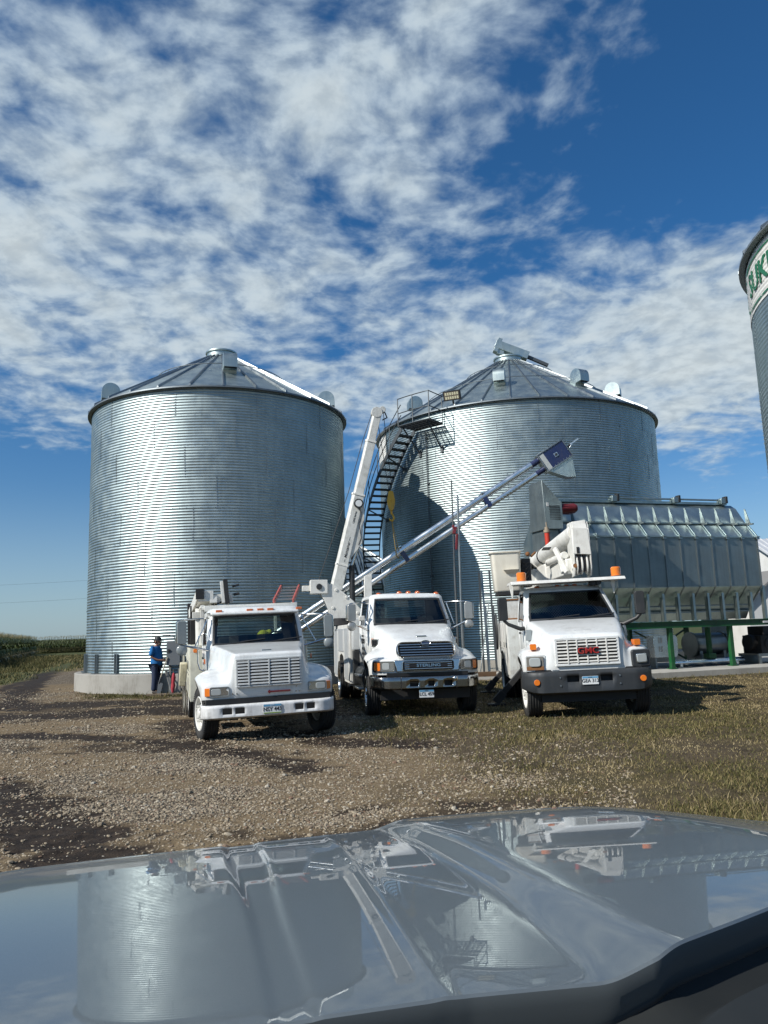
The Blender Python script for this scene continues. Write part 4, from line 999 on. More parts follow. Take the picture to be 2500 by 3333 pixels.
def plate(parent, loc, words, top=True):
    q = slab(.305, .155, .012, .008); q.M = Matrix.Identity(4)
    if top: q.mat(1).bb((-.148, -.003, .040), (.148, -.0005, .073)).mat(2).bb((-.148, -.003, -.074), (.148, -.0005, -.060) )
    o = q.build('number_plate', [PLATEW, PLATEB, PLATEG if top == 1 else PLATEW], parent, 0); o.location = loc
    Mx = Matrix(((1, 0, 0, 0), (0, 0, -1, -.003), (0, 1, 0, -.008), (0, 0, 0, 1)))
    text_obj('plate_characters', words, .092, BLACK, o, Mx, .0015, xs=.95)
    text_obj('plate_heading', 'IOWA', .026, PLATEW if top == 1 else BLACK, o, Matrix(((1, 0, 0, 0), (0, 0, -1, -.0045), (0, 1, 0, .057), (0, 0, 0, 1))), .001)
    return o
def lampbox(parent, name, loc, w, h, d, mat, frame=None, r=.02, roty=0, rotz=0):
    o = slab(w, h, r, d).build(name, mat, parent, 30, .006); o.location = loc; o.rotation_euler = (0, roty, rotz)
    if frame is not None:
        q = MB(); a = rrect(w + .05, h + .05, r + .012); b = rrect(w, h, r); n = len(a)
        rows = [[(x, .0, z) for x, z in a] , [(x, -.012, z) for x, z in a], [(x, -.012, z) for x, z in b], [(x, 0.02, z) for x, z in b]]
        q.grid(rows, True).build('lamp_bezel', frame, o, 30)
    return o
def headlamp(parent, loc, w, h, bez, rotz=0, chrome=True, inner=None):
    """recessed lamp bucket with lens"""
    o = slab(w, h, .02, .05).build('headlight', REFL, parent, 30, .006); o.location = loc; o.rotation_euler = (0, 0, rotz)
    q = slab(w * .55, h * .78, .03, .012); l = q.build('lens', LENS, o, 30, .01); l.location = (inner if inner is not None else 0, -.014, 0)
    q = MB(); a = rrect(w + .03, h + .03, .03); b = rrect(w, h, .022)
    q.grid([[(x, .02, z) for x, z in a], [(x, -.016, z) for x, z in a], [(x, -.016, z) for x, z in b], [(x, 0.02, z) for x, z in b]], True).build('bezel', bez, o, 30)
    return o
def mirror(parent, x, y, z0, z1, w, shell, arms, round_below=True, th=.09, rot=0):
    h = z1 - z0; q = MB(); q.prism(rrect(w, h, .045, 5), (0, 0, 0), (1, 0, 0), (0, 0, 1), (0, th, 0))
    o = q.build('mirror', shell, parent, 30, .012); o.location = (x, y, (z0 + z1) / 2); o.rotation_euler = (0, 0, rot)
    q = slab(w - .03, h - .03, .03, .006); g = q.build('mirror_glass', MIRG, o, 30); g.location = (0, th, 0)
    if round_below:
        q = MB(); q.sphere((0, .04, -h / 2 - .11), .105, 20, 10, (1, .45, 1)); q.build('convex_mirror', shell, o, 40)
    q = MB()
    for a in arms: q.tube(a[0], a[1], 8)
    q.build('mirror_bracket', arms[0][2], parent, 40)
    return o
def chassis(parent, y0, y1, axles, z=.55):
    q = MB()
    for s in (-1, 1): q.bb((s * .43 - .04, y0, z - .02), (s * .43 + .04, y1, z + .22))
    for a in axles: q.cyl((-1.0, a, .5), (1.0, a, .5), .07); q.sphere((0, a, .5), .2, 16, 8)
    for y in np.arange(y0 + .3, y1, .9): q.bb((-.4, y - .04, z), (.4, y + .04, z + .15))
    q.bb((-.35, y0 + .35, .36), (.35, y0 + 1.4, 1.0))
    q.build('chassis', CHASSIS, parent, 30)

# ---------------------------------------------------------------- truck A: cream bodied service truck, nearest
A = thing('service_truck', 'white square-nosed service truck with slatted grille, cream tool body and red ladder on its rack', 'truck', (-2.03, 13.4, 0), (0, -.017, R(15.5)))
AX = .02
rowsA = [
 [(0, .12, .72), (.5, .12, .72), (.58, .12, .72), (.67, .125, .72), (.8, .13, .72), (.96, .15, .72), (1.06, .19, .72), (1.105, .25, .715), (1.12, .33, .70)],
 [(0, .10, .80), (.5, .10, .80), (.58, .105, .80), (.67, .11, .80), (.8, .12, .80), (.97, .145, .80), (1.075, .185, .80), (1.12, .25, .79), (1.135, .335, .76)],
 [(0, .095, .93), (.5, .095, .93), (.585, .10, .93), (.68, .11, .93), (.8, .125, .935), (.97, .15, .935), (1.08, .19, .93), (1.125, .26, .91), (1.14, .35, .82)],
 [(0, .09, 1.36), (.5, .09, 1.36), (.59, .105, 1.34), (.67, .16, 1.05), (.8, .20, 1.0), (.97, .21, 1.0), (1.09, .26, .985), (1.14, .34, .95), (1.155, .42, .88)],
 [(0, .12, 1.445), (.5, .12, 1.44), (.60, .16, 1.40), (.68, .28, 1.10), (.81, .42, 1.075), (.98, .42, 1.065), (1.10, .44, 1.04), (1.165, .50, .995), (1.18, .55, .955)],
 [(0, .23, 1.47), (.5, .23, 1.465), (.615, .27, 1.43), (.70, .42, 1.16), (.82, .66, 1.165), (.985, .66, 1.15), (1.12, .68, 1.105), (1.19, .71, 1.05), (1.2, .74, 1.015)],
 [(0, .60, 1.505), (.52, .60, 1.495), (.65, .60, 1.46), (.735, .70, 1.22), (.84, .92, 1.205), (1.0, .92, 1.175), (1.13, .92, 1.12), (1.2, .92, 1.065), (1.21, .92, 1.035)],
 [(0, 1.1, 1.55), (.58, 1.1, 1.535), (.73, 1.1, 1.50), (.80, 1.15, 1.27), (.88, 1.2, 1.16), (1.0, 1.2, 1.12), (1.12, 1.2, 1.06), (1.18, 1.2, .99), (1.19, 1.2, .955)],
 [(0, 1.5, 1.585), (.62, 1.5, 1.57), (.80, 1.5, 1.54), (.86, 1.5, 1.29), (.92, 1.45, 1.12), (1.0, 1.42, 1.03), (1.08, 1.42, .95), (1.12, 1.42, .85), (1.13, 1.42, .74)],
 [(0, 1.86, 1.61), (.66, 1.86, 1.60), (.865, 1.86, 1.57), (.915, 1.85, 1.30), (.95, 1.8, 1.10), (.98, 1.72, .96), (1.0, 1.66, .86), (1.02, 1.6, .78), (1.03, 1.56, .68)]]
hood_obj('hood', rowsA, WHITE, A)
LA = [(.72, .93, .98, 1.84, 3.42), (1.25, .95, 1.0, 1.86, 3.42), (1.60, .955, 1.0, 1.90, 3.42), (1.78, .945, .985, 1.99, 3.41), (1.98, .93, .965, 2.10, 3.40), (2.17, .91, .945, 2.20, 3.38), (2.20, .905, .94, 2.16, 3.38), (2.245, .93, .94, 2.10, 3.38), (2.285, .90, .91, 2.14, 3.36)]
cab(A, LA, WHITE, winlev=(2, 5), fy=(0, .06, .32, .60, .88, 1.))
# grille: dark opening, frame and slats
def grille(parent, w, z0, z1, y, slats, posts, smat, fw=.03, tilt=0., rim=None, depth=.05, sh=.03):
    o = MB().bb((-w, y - .004, z0), (w, y + .02, z1)).build('grille', BLACK, parent, 0)
    q = MB(); rim = rim or smat
    q.bb((-w - fw, y - .035, z1), (w + fw, y + .02, z1 + fw)); q.bb((-w - fw, y - .035, z0 - fw), (w + fw, y + .02, z0)); q.bb((-w - fw, y - .033, z0), (-w, y + .02, z1)); q.bb((w, y - .033, z0), (w + fw, y + .02, z1)); q.build('grille_frame', rim, o, 30, .006)
    s0 = None
    for i in range(slats):
        z = z0 + (z1 - z0) * (i + .5) / slats
        if s0 is None:
            qq = MB(); qq.hexa([(-w, y - .045, -sh * .5), (w, y - .045, -sh * .5), (w, y - .006, -sh * .2), (-w, y - .006, -sh * .2)], [(-w, y - .040, sh * .5), (w, y - .040, sh * .5), (w, y - .006, sh * .5), (-w, y - .006, sh * .5)])
            s0 = qq.build('grille_slat', smat, o, 30, .004); s0.location = (0, 0, z)
        else: dup(s0, o, (0, 0, z))
    p0 = None
    for x in posts:
        if p0 is None: p0 = MB().bb((-.013, y - .050, z0), (.013, y - .006, z1)).build('grille_post', smat, o, 30, .003); p0.location = (x, 0, 0)
        else: dup(p0, o, (x, 0, 0))
    return o
ga = grille(A, .53, .93, 1.345, .072, 8, (-.345, 0.0, .345), paint('grey_white_grille', (.58, .60, .60), .35, dirt=.3, coat=.3))
for s in (-1, 1):
    headlamp(A, (s * .835, .105, .848), .30, .135, MGREY, s * .05, inner=s * .06)
    lampbox(A, 'turn_signal', (s * 1.035, .128, .848), .105, .135, .08, AMBER, rotz=s * .45, r=.012)
    lampbox(A, 'side_marker', (s * 1.03, 1.68, 1.32), .05, .09, .03, AMBERD, rotz=s * 1.5)
ba = bumper(A, 'front_bumper', 1.15, .40, .635, -.02, .26, [(-.80, -.64), (-.59, -.43), (.42, .57), (.62, .77)], BUMPW, (.475, .575), .22)
MB().bb((-1.06, .09, .63), (1.06, .20, .725)).build('bumper_gap', CHASSIS, A, 0)
plate(A, (.03, -.032, .525), 'NSY 443')

em = MB(); em.prism([(-.03, 0), (.0, .035), (.03, 0), (0, -.035)], (.0, .078, .80), (1, 0, 0), (0, 0, 1), (0, -.02, 0)); em.bb((.02, .062, .787), (.36, .08, .815)); em.build('red_badge', DRED, A, 0, .003)
ve = MB(); ve.bb((-.085, .33, 1.482), (.085, .36, 1.512)); ve.build('hood_emblem', CHROME, A, 30, .006)
q = MB()
for x, z in ((-.62, .80), (-.55, .80), (.46, .78), (.52, .78), (.47, .86)): q.cyl((x, .10, z), (x, .085, z), .012, n=8)
q.build('front_bolts', CHROME, A, 30)
m0 = None
for x in (-.74, -.14, .07, .27, .85):
    if m0 is None: m0 = slab(.125, .055, .012, .06).build('roof_lamp', AMBERD, A, 30, .01); m0.location = (x + .03, 2.105, 2.262)
    else: dup(m0, A, (x + .03, 2.105, 2.262))
vi = MB(); vi.hexa([(-.86, 2.04, 2.19), (.86, 2.04, 2.19), (.88, 2.3, 2.20), (-.88, 2.3, 2.20)], [(-.86, 2.05, 2.235), (.86, 2.05, 2.235), (.88, 2.3, 2.27), (-.88, 2.3, 2.27)]); vi.build('sun_visor', WHITE, A, 30, .015)
for s in (-1, 1):
    mx = s * 1.42
    mirror(A, mx, 1.86, 1.66, 2.10, .175, MGREY, [([(s * .90, 2.25, 2.14), (s * 1.2, 2.05, 2.13), (mx + s * .02, 1.92, 2.125), (mx + s * .10, 1.92, 2.08), (mx + s * .11, 1.92, 1.70), (mx, 1.92, 1.64)], .014, CHROME), ([(s * .93, 1.95, 1.52), (mx, 1.92, 1.64)], .02, CHROME), ([(s * .93, 2.2, 2.12), (s * 1.18, 2.0, 1.60)], .012, CHROME)], rot=s * -.12)
for s in (-1, 1): wheel(A, s * 1.03, .90, .455, .27, s, WHITEB, 'disc', R(11))
for s in (-1, 1): wheel(A, s * 1.14, 4.95, .455, .25, s, WHITEB, 'deep', 0, True)
chassis(A, .2, 7.0, (.9, 4.95))
for s in (-1, 1):
    q = MB(); q.bb((s * .8, 2.0, .40), (s * 1.16, 3.1, .47)); q.bb((s * .85, 2.0, .47), (s * .98, 2.05, .75)); q.bb((s * .85, 3.05, .47), (s * .98, 3.1, .75)); q.build('step', CHASSIS, A, 30, .01)
# tool body
bd = MB()
for s in (-1, 1):
    bd.prism([(3.52, .45), (4.32, .45), (4.38, .80), (4.55, 1.02), (4.95, 1.10), (5.35, 1.02), (5.52, .80), (5.58, .45), (6.9, .45), (6.9, 1.62), (3.52, 1.62)], (s * .72, 0, 0), (0, 1, 0), (0, 0, 1), (s * .53, 0, 0))
bd.bb((-.72, 3.52, .75), (.72, 3.58, 1.62)); bd.bb((-.72, 3.55, .75), (.72, 6.9, .82)); bd.build('tool_body', CREAM, A, 30, .012)
for s in (-1, 1):
    for (y0, y1, z0) in ((3.60, 4.26, .52), (4.42, 5.48, 1.16), (5.66, 6.82, .52)):
        q = MB(); q.bb((s * 1.248, y0, z0), (s * 1.268, y1, 1.56)); d_ = q.build('locker_door', CREAM, A, 30, .008)
        q = MB(); q.bb((s * 1.266, (y0 + y1) / 2 - .03, 1.22 - .15), (s * 1.278, (y0 + y1) / 2 + .03, 1.22 + .06)); q.bb((s * 1.266, (y0 + y1) / 2 - .03, 1.0 - .02), (s * 1.276, (y0 + y1) / 2 + .02, 1.0 + .02)); q.build('latch', CHASSIS, d_, 30, .004)
lampbox(A, 'side_marker', (-1.13, 3.505, 1.50), .085, .085, .02, AMBER, r=.03); q = MB(); q.cyl((-1.0, 3.52, 1.0), (-1.0, 3.505, 1.0), .022, n=10); q.build('drain_plug', CHASSIS, A, 30)
q = MB(); q.box((-1.37, 5.0, .97), (.16, .34, .5), (.08, .06, 0)); q.build('outrigger_pad', paint('stained_cream_box', (.60, .55, .38), .5, dirt=.6, scale=7), A, 30, .02)
q = MB(); q.cyl((-1.36, 5.25, .1), (-1.36, 5.25, 1.7), .03); q.cyl((-1.32, 4.7, .08), (-1.32, 4.7, .8), .02); q.build('outrigger_leg', CHROME, A, 30)
gh = MB(); gh.tube([(-.97, 3.2, 1.85), (-1.06, 3.24, 1.80), (-1.09, 3.26, 1.5), (-1.09, 3.26, 1.25), (-1.05, 3.22, 1.12), (-.98, 3.2, 1.08)], .017); gh.build('grab_handle', CHROME, A, 40)
# rack, mast and folded jib over the body
rk = MB()
for s in (-1, 1):
    for y in (3.62, 6.7): rk.bb((s * .98 - .035, y - .035, 1.6), (s * .98 + .035, y + .035, 2.40))
    rk.bb((s * .98 - .04, 3.2, 2.38), (s * .98 + .04, 6.9, 2.44))
for y in (3.2, 3.62, 5.1, 6.7): rk.bb((-1.0, y - .04, 2.335), (1.0, y + .04, 2.395))
rk.bb((-.95, 3.12, 2.30), (1.0, 3.20, 2.42)); rk.build('ladder_rack', WHITEB, A, 30, .006)
jb = MB()
jb.cyl((-.98, 4.5, 1.6), (-.98, 4.5, 2.42), .12, n=18); jb.bb((-1.16, 4.36, 2.2), (-.8, 4.64, 2.34))
jb.hexa([(-1.16, 5.6, 2.22), (-.80, 5.6, 2.22), (-.80, 5.6, 2.42), (-1.16, 5.6, 2.42)][0:4], [(-1.05, 3.9, 2.55), (-.72, 3.9, 2.55), (-.72, 3.9, 2.78), (-1.05, 3.9, 2.78)])
jb.beam((-1.12, 5.6, 2.32), (-.98, 3.9, 2.70), .20, .22); jb.beam((-.78, 5.6, 2.22), (-.72, 3.9, 2.58), .16, .14); jb.beam((-.78, 4.1, 2.58), (-.30, 4.1, 2.62), .18, .2)
jb.cyl((-.45, 4.0, 2.45), (-.45, 4.0, 2.80), .07); jb.mat(1).bb((-1.10, 3.86, 2.60), (-.92, 3.93, 2.82)); jb.beam((-.42, 3.95, 2.48), (-.46, 4.0, 3.02), .13, .10); jb.cyl((-.28, 4.0, 2.68), (-.15, 4.0, 2.70), .03); jb.cyl((-.3, 4.02, 2.86), (-.15, 4.02, 2.90), .025)
jb.mat(0).beam((-.50, 3.93, 2.5), (-.53, 3.98, 2.98), .05, .08); jb.mat(2).tube([(-.9, 4.2, 2.6), (-.7, 3.95, 2.45), (-.5, 4.0, 2.55), (-.35, 4.2, 2.42)], .02)
jb.build('folding_jib', [WHITEB, CHASSIS, BLACKP], A, 30, .008)
sp = MB(); sp.bb((-1.24, 5.8, 1.6), (-.95, 6.2, 2.6)); sp.bb((-1.2, 4.9, 1.62), (-1.02, 5.0, 2.5)); sp.build('rear_mast', CHASSIS, A, 30, .01)
bs = MB(); bs.tube([(1.15, 4.4, 1.62), (1.0, 4.9, 2.3), (.95, 5.2, 2.38)], .02); bs.tube([(1.15, 3.7, 1.65), (1.05, 5.5, 2.38)], .014); bs.tube([(1.15, 5.5, 1.65), (1.05, 3.7, 2.38)], .014); bs.build('rack_brace', STEEL, A, 30)
# lettering on the door
Ml = Matrix(((0, 0, -1, -1.003), (-1, 0, 0, 2.72), (0, 1, 0, 1.28), (0, 0, 0, 1)))
for i, (h, wd) in enumerate(((.16, .42), (.08, .36), (.07, .38))):
    q = MB()
    for k in range(7): q.bb((-1.006, 2.5 + k * wd / 7, 1.36 - i * .13), (-1.001, 2.5 + k * wd / 7 + wd / 7 - .015, 1.36 - i * .13 + h * .6))
    q.build('door_lettering', paint('faded_blue_letter', (.12, .15, .2), .5), A, 0)
# ---------------------------------------------------------------- truck B: crane truck in the middle
Bt = thing('crane_truck', 'white crane truck with a chrome grille and bumper, parked in the middle of the three', 'truck', (.80, 16.07, 0), (0, .008, R(9.5)))
rowsB = [
 [(0, .10, .86), (.5, .10, .86), (.62, .11, .86), (.75, .13, .86), (.9, .18, .86), (1.02, .25, .86), (1.10, .33, .86), (1.145, .40, .86), (1.155, .46, .82)],
 [(0, .10, .94), (.5, .10, .94), (.62, .11, .94), (.75, .13, .94), (.9, .18, .94), (1.03, .25, .94), (1.11, .33, .94), (1.15, .41, .93), (1.16, .47, .88)],
 [(0, .12, 1.14), (.5, .12, 1.14), (.62, .135, 1.145), (.75, .17, 1.145), (.9, .22, 1.14), (1.03, .28, 1.135), (1.11, .36, 1.12), (1.15, .45, 1.08), (1.165, .52, .99)],
 [(0, .15, 1.18), (.5, .16, 1.18), (.62, .19, 1.20), (.76, .26, 1.19), (.9, .34, 1.185), (1.03, .40, 1.175), (1.115, .46, 1.15), (1.16, .56, 1.11), (1.17, .62, 1.05)],
 [(0, .24, 1.40), (.48, .25, 1.40), (.62, .30, 1.37), (.76, .42, 1.28), (.9, .52, 1.26), (1.03, .58, 1.24), (1.12, .64, 1.20), (1.17, .70, 1.15), (1.18, .74, 1.11)],
 [(0, .34, 1.515), (.46, .36, 1.51), (.63, .42, 1.47), (.76, .56, 1.36), (.9, .72, 1.33), (1.03, .78, 1.30), (1.125, .82, 1.25), (1.18, .86, 1.19), (1.19, .88, 1.15)],
 [(0, .60, 1.60), (.5, .60, 1.595), (.68, .66, 1.54), (.80, .78, 1.42), (.92, .96, 1.36), (1.03, 1.0, 1.32), (1.13, 1.0, 1.26), (1.18, 1.0, 1.20), (1.19, 1.0, 1.16)],
 [(0, 1.0, 1.72), (.55, 1.0, 1.715), (.76, 1.02, 1.66), (.86, 1.08, 1.48), (.94, 1.22, 1.33), (1.02, 1.28, 1.25), (1.10, 1.30, 1.18), (1.15, 1.32, 1.11), (1.16, 1.34, 1.06)],
 [(0, 1.35, 1.82), (.58, 1.35, 1.815), (.82, 1.36, 1.76), (.90, 1.38, 1.54), (.95, 1.44, 1.30), (1.0, 1.48, 1.15), (1.05, 1.50, 1.02), (1.08, 1.52, .92), (1.09, 1.54, .82)],
 [(0, 1.70, 1.90), (.6, 1.70, 1.895), (.87, 1.70, 1.85), (.925, 1.70, 1.58), (.95, 1.68, 1.30), (.97, 1.66, 1.12), (.98, 1.64, .98), (.985, 1.63, .86), (.99, 1.62, .74)]]
hood_obj('hood', rowsB, WHITE, Bt)
LB = [(.80, .95, 1.0, 1.66, 3.25), (1.35, .965, 1.01, 1.67, 3.25), (1.90, .965, 1.01, 1.66, 3.25), (2.08, .945, .99, 1.78, 3.24), (2.30, .91, .965, 1.93, 3.22), (2.50, .875, .94, 2.05, 3.20), (2.545, .875, .93, 2.06, 3.2), (2.575, .85, .91, 2.12, 3.18)]
cab(Bt, LB, WHITE, winlev=(2, 5), fy=(0, .05, .32, .60, .84, 1.))
# oval chrome grille leaning back
def arcgrille(parent, w, z0, z1, y0, y1, n, name='grille', rad=.1, rim=.05):
    th = math.atan2(y1 - y0, z1 - z0); hh = math.hypot(y1 - y0, z1 - z0)
    base = slab(2 * w, hh, rad, .06, 6).build(name, BLACK, parent, 30); base.location = (0, (y0 + y1) / 2 - .02, (z0 + z1) / 2); base.rotation_euler = (-th, 0, 0)
    q = MB(); a = rrect(2 * w + 2 * rim, hh + 2 * rim * .7, rad + rim, 6); b = rrect(2 * w, hh, rad, 6)
    q.grid([[(x, .06, z) for x, z in a], [(x, -.03, z) for x, z in a], [(x * .5 + X_ * .5, -.05, z * .5 + Z_ * .5) for (x, z), (X_, Z_) in zip(a, b)], [(x, -.03, z) for x, z in b], [(x, .03, z) for x, z in b]], True).build('grille_surround', CHROME, base, 60)
    s0 = None
    for i in range(n):
        z = -hh / 2 + hh * (i + .5) / n
        sl2 = MB().prism([(-.020, -.012), (-.024, .0), (-.020, .009), (.01, .006), (.01, -.008)], (-w + .025, -.012, 0), (0, 1, 0), (0, 0, 1), (2 * w - .05, 0, 0))
        if s0 is None: s0 = sl2.build('grille_bar', CHROME, base, 50); s0.location = (0, 0, z)
        else: dup(s0, base, (0, 0, z))
    return base
gb = arcgrille(Bt, .58, 1.215, 1.475, .135, .285, 5)
q = MB(); q.lathe([(.0, -.02), (.07, -.02), (.085, -.005), (.085, .02)], 24); q.M = Matrix.Identity(4); em = q.build('oval_emblem', CHROME, gb, 40); em.rotation_euler = (PI / 2, 0, 0); em.scale = (1.3, .75, 1); em.location = (.0, -.06, .125)
bb_ = MB(); bb_.prism([(-.09, -.008), (.09, -.008), (.09, .008), (-.09, .008)], (0, -.088, .125), (1, 0, 0), (0, 0, 1), (0, .01, 0)); bb_.build('emblem_bar', NAVY, gb, 0)
# chrome band with the lower grille
q = MB(); q.hexa([(-.66, .055, .915), (.66, .055, .915), (.66, .12, .915), (-.66, .12, .915)], [(-.70, .085, 1.155), (.70, .085, 1.155), (.70, .16, 1.155), (-.70, .16, 1.155)]); q.build('chrome_band', CHROME, Bt, 40, .02, 3)
gb2 = arcgrille(Bt, .525, .955, 1.115, .042, .060, 4, 'lower_grille', .03, .02)
MB().bb((-.40, -.05, -.03), (.40, -.028, .03)).build('name_bar', BLACK, gb2, 0)
text_obj('lettering', 'STERLING', .085, CHROME, gb2, Matrix(((1, 0, 0, 0), (0, 0, -1, -.052), (0, 1, 0, 0), (0, 0, 0, 1))), .006, xs=1.35)
for s in (-1, 1):
    headlamp(Bt, (s * .835, .125, 1.035), .27, .175, CHROME, s * .28, inner=s * .03)
    lampbox(Bt, 'turn_signal', (s * 1.035, .225, 1.03), .15, .175, .09, AMBER, r=.03, rotz=s * .62, frame=BLACKP)
    v = lampbox(Bt, 'side_vent', (s * .925, 1.22, 1.50), .30, .17, .05, CHROME, r=.02, rotz=s * 1.22)
    q = MB()
    for i in range(3): q.bb((-.10 + i * .075 + (.03 if s > 0 else -.0), -.008, -.06), (-.05 + i * .075 + (.03 if s > 0 else -.0), .0, .06))
    q.build('vent_slot', BLACK, v, 0)
    lampbox(Bt, 'side_marker', (s * .965, 1.40, 1.52), .06, .16, .04, AMBER, r=.015, rotz=s * 1.45)
bumper(Bt, 'front_bumper', 1.16, .565, .83, -.01, .45, [(-.40, -.22), (-.02, .12), (.32, .50)], paint('dulled_chrome_bumper', (.36, .36, .35), .15, 1., dirt=.12, dcol=(.2, .17, .13)), (.625, .73), .32, taper=.03)
MB().bb((-.85, .06, .80), (.85, .16, .90)).build('bumper_gap', CHASSIS, Bt, 0)
for x in (-.58, .58): MB().bb((x - .004, -.035, .57), (x + .004, -.005, .825)).build('bumper_seam', BLACK, Bt, 0)
lampbox(Bt, 'sticker', (.83, .013, .765), .10, .055, .01, PLATEW, r=.005); q = MB(); q.sphere((.55, -.04, .76), .055, 16, 8, (1, .6, 1)); q.build('horn', CHROME, Bt, 40)
plate(Bt, (-.05, .02, .47), 'LCL 459', 2)
q = MB(); q.bb((-.95, .35, .34), (.95, .6, .58)); q.build('front_valance', CHASSIS, Bt, 0)
ve = MB(); ve.bb((-.11, .60, 1.60), (.11, .69, 1.645)); ve.build('hood_vent', CHROME, Bt, 30, .01)
m0 = None
for x in (-.67, -.17, .05, .27, .72):
    zt_ = 2.615 if abs(x) < .5 else 2.585
    if m0 is None:
        q = MB(); q.lathe([(.068, 0), (.068, .02), (.06, .05), (.035, .07), (0, .075)], 20); m0 = q.build('roof_lamp', AMBERD, Bt, 40); m0.location = (x + .03, 2.32, zt_)
    else: dup(m0, Bt, (x + .03, 2.32, zt_))
for s in (-1, 1):
    mx = s * 1.36
    mirror(Bt, mx, 1.66, 1.99, 2.375, .19, paint('bright_mirror_shell', (.42, .43, .42), .3, .5, dirt=.3), [([(s * .91, 2.1, 2.40), (s * 1.1, 1.85, 2.41), (mx, 1.72, 2.395), (mx + s * .12, 1.72, 2.35), (mx + s * .125, 1.72, 2.02), (mx, 1.72, 1.965)], .015, CHROME), ([(s * .97, 1.85, 1.78), (mx, 1.72, 1.965)], .022, BLACKP), ([(s * .93, 2.05, 2.38), (s * 1.05, 1.82, 1.88)], .012, BLACKP)], rot=s * -.15)
q = MB(); q.bb((-1.16, 2.0, 2.0), (-1.02, 2.1, 2.12)); q.build('spot_lamp', WHITEB, Bt, 30, .02)
for s in (-1, 1): wheel(Bt, s * 1.035, .98, .50, .29, s, CHROME, 'spoke', R(-3))
for s in (-1, 1): wheel(Bt, s * 1.12, 5.75, .50, .26, s, CHROME, 'deep', 0, True)
chassis(Bt, .25, 7.6, (.98, 5.75), .6)
for s in (-1, 1):
    q = MB(); q.cyl((s * .82, 2.0, .72), (s * .82, 3.3, .72), .30, n=24); q.build('fuel_tank', BLACKP, Bt, 35)
    for z in (.45, .74): q = MB(); q.bb((s * .92, 2.0, z), (s * 1.2, 2.75, z + .05)); q.build('step', STEEL, Bt, 30, .01)
    q = MB(); q.bb((s * 1.02 - .12, 3.3, .5), (s * 1.02 + .12, 3.55, 1.30)); q.build('side_box', BLACKP, Bt, 30, .01)
    q = MB(); q.bb((s * 1.02 - .14, 3.3, 1.31), (s * 1.02 + .14, 3.56, 2.1)); q.build('air_cleaner_panel', paint('grey_white_panel', (.52, .54, .54), .4), Bt, 30, .03)
bd = MB()
for s in (-1, 1): bd.prism([(3.75, .48), (5.0, .48), (5.06, .86), (5.3, 1.12), (5.75, 1.18), (6.2, 1.12), (6.44, .86), (6.5, .48), (7.7, .48), (7.7, 1.95), (3.75, 1.95)], (s * .66, 0, 0), (0, 1, 0), (0, 0, 1), (s * .52, 0, 0))
bd.bb((-.66, 3.75, .8), (.66, 3.8, 1.9)); bd.bb((-.66, 3.8, .8), (.66, 7.7, .88)); bd.bb((-1.18, 3.74, 1.95), (1.18, 4.0, 1.97)); bd.build('tool_body', WHITEB, Bt, 30, .012)
for s in (-1, 1):
    for (y0, y1, z0) in ((3.84, 4.92, .55), (5.05, 6.45, 1.24), (6.58, 7.62, .55)):
        d_ = MB().bb((s * 1.178, y0, z0), (s * 1.20, y1, 1.86)).build('locker_door', paint('light_grey_door', (.46, .48, .49), .4, dirt=.25, coat=.2), Bt, 30, .01)
        q = MB(); q.bb((s * 1.198, y0 + .03, z0 + .04), (s * 1.206, y0 + .08, 1.8)); q.bb((s * 1.198, y1 - .08, z0 + .04), (s * 1.206, y1 - .03, 1.8)); q.build('door_edge', WHITEB, d_, 0)
lt = MB(); lt.bb((-1.06, 3.74, 1.15), (-.96, 3.755, 1.33)); lt.build('latch', BLACKP, Bt, 30, .01)
q = MB(); q.bb((-1.2, 3.9, .42), (.9, 4.0, .47)); q.build('tread_bar', STEEL, Bt, 0)
# crane: pedestal, boom sections, winch; its foot is on the far left corner of the tool body
CR = Vector((-1.0, 6.95, 1.97))
q = MB(); q.cyl(CR, CR + Vector((0, 0, .12)), .42, n=28); q.cyl(CR + Vector((0, 0, .12)), CR + Vector((0, 0, .2)), .34, n=28); q.build('crane_base', CHASSIS, Bt, 35)
q = MB()
cp_ = [(.52, .18), (.55, .42), (.30, .70), (-.02, .98), (-.30, 1.20), (-.62, 1.22), (-.66, .92), (-.55, .72), (-.42, .42), (-.35, .18)]
q.prism(cp_, CR + Vector((-.0, -.20, 0)), (1, 0, 0), (0, 0, 1), (0, .06, 0)); q.prism(cp_, CR + Vector((0, .14, 0)), (1, 0, 0), (0, 0, 1), (0, .06, 0)); q.prism([(x * .9, z * .97 + .0) for x, z in cp_], CR + Vector((0, -.14, 0)), (1, 0, 0), (0, 0, 1), (0, .28, 0))
q.bb(CR + Vector((-.95, -.26, .92)), CR + Vector((-.45, .26, 1.32))); q.bb(CR + Vector((-1.18, -.14, 1.0)), CR + Vector((-.93, .14, 1.16)))
for x, z in ((.42, .34), (.1, .8), (-.3, .5), (-.2, 1.02)): q.cyl(CR + Vector((x, -.225, z)), CR + Vector((x, -.19, z)), .045, n=12)
q.mat(1).cyl(CR + Vector((-.70, -.30, 1.12)), CR + Vector((-.70, -.25, 1.12)), .09, n=8); q.mat(0)
q.build('crane_pedestal', [WHITEB, BLACKP], Bt, 30, .012)
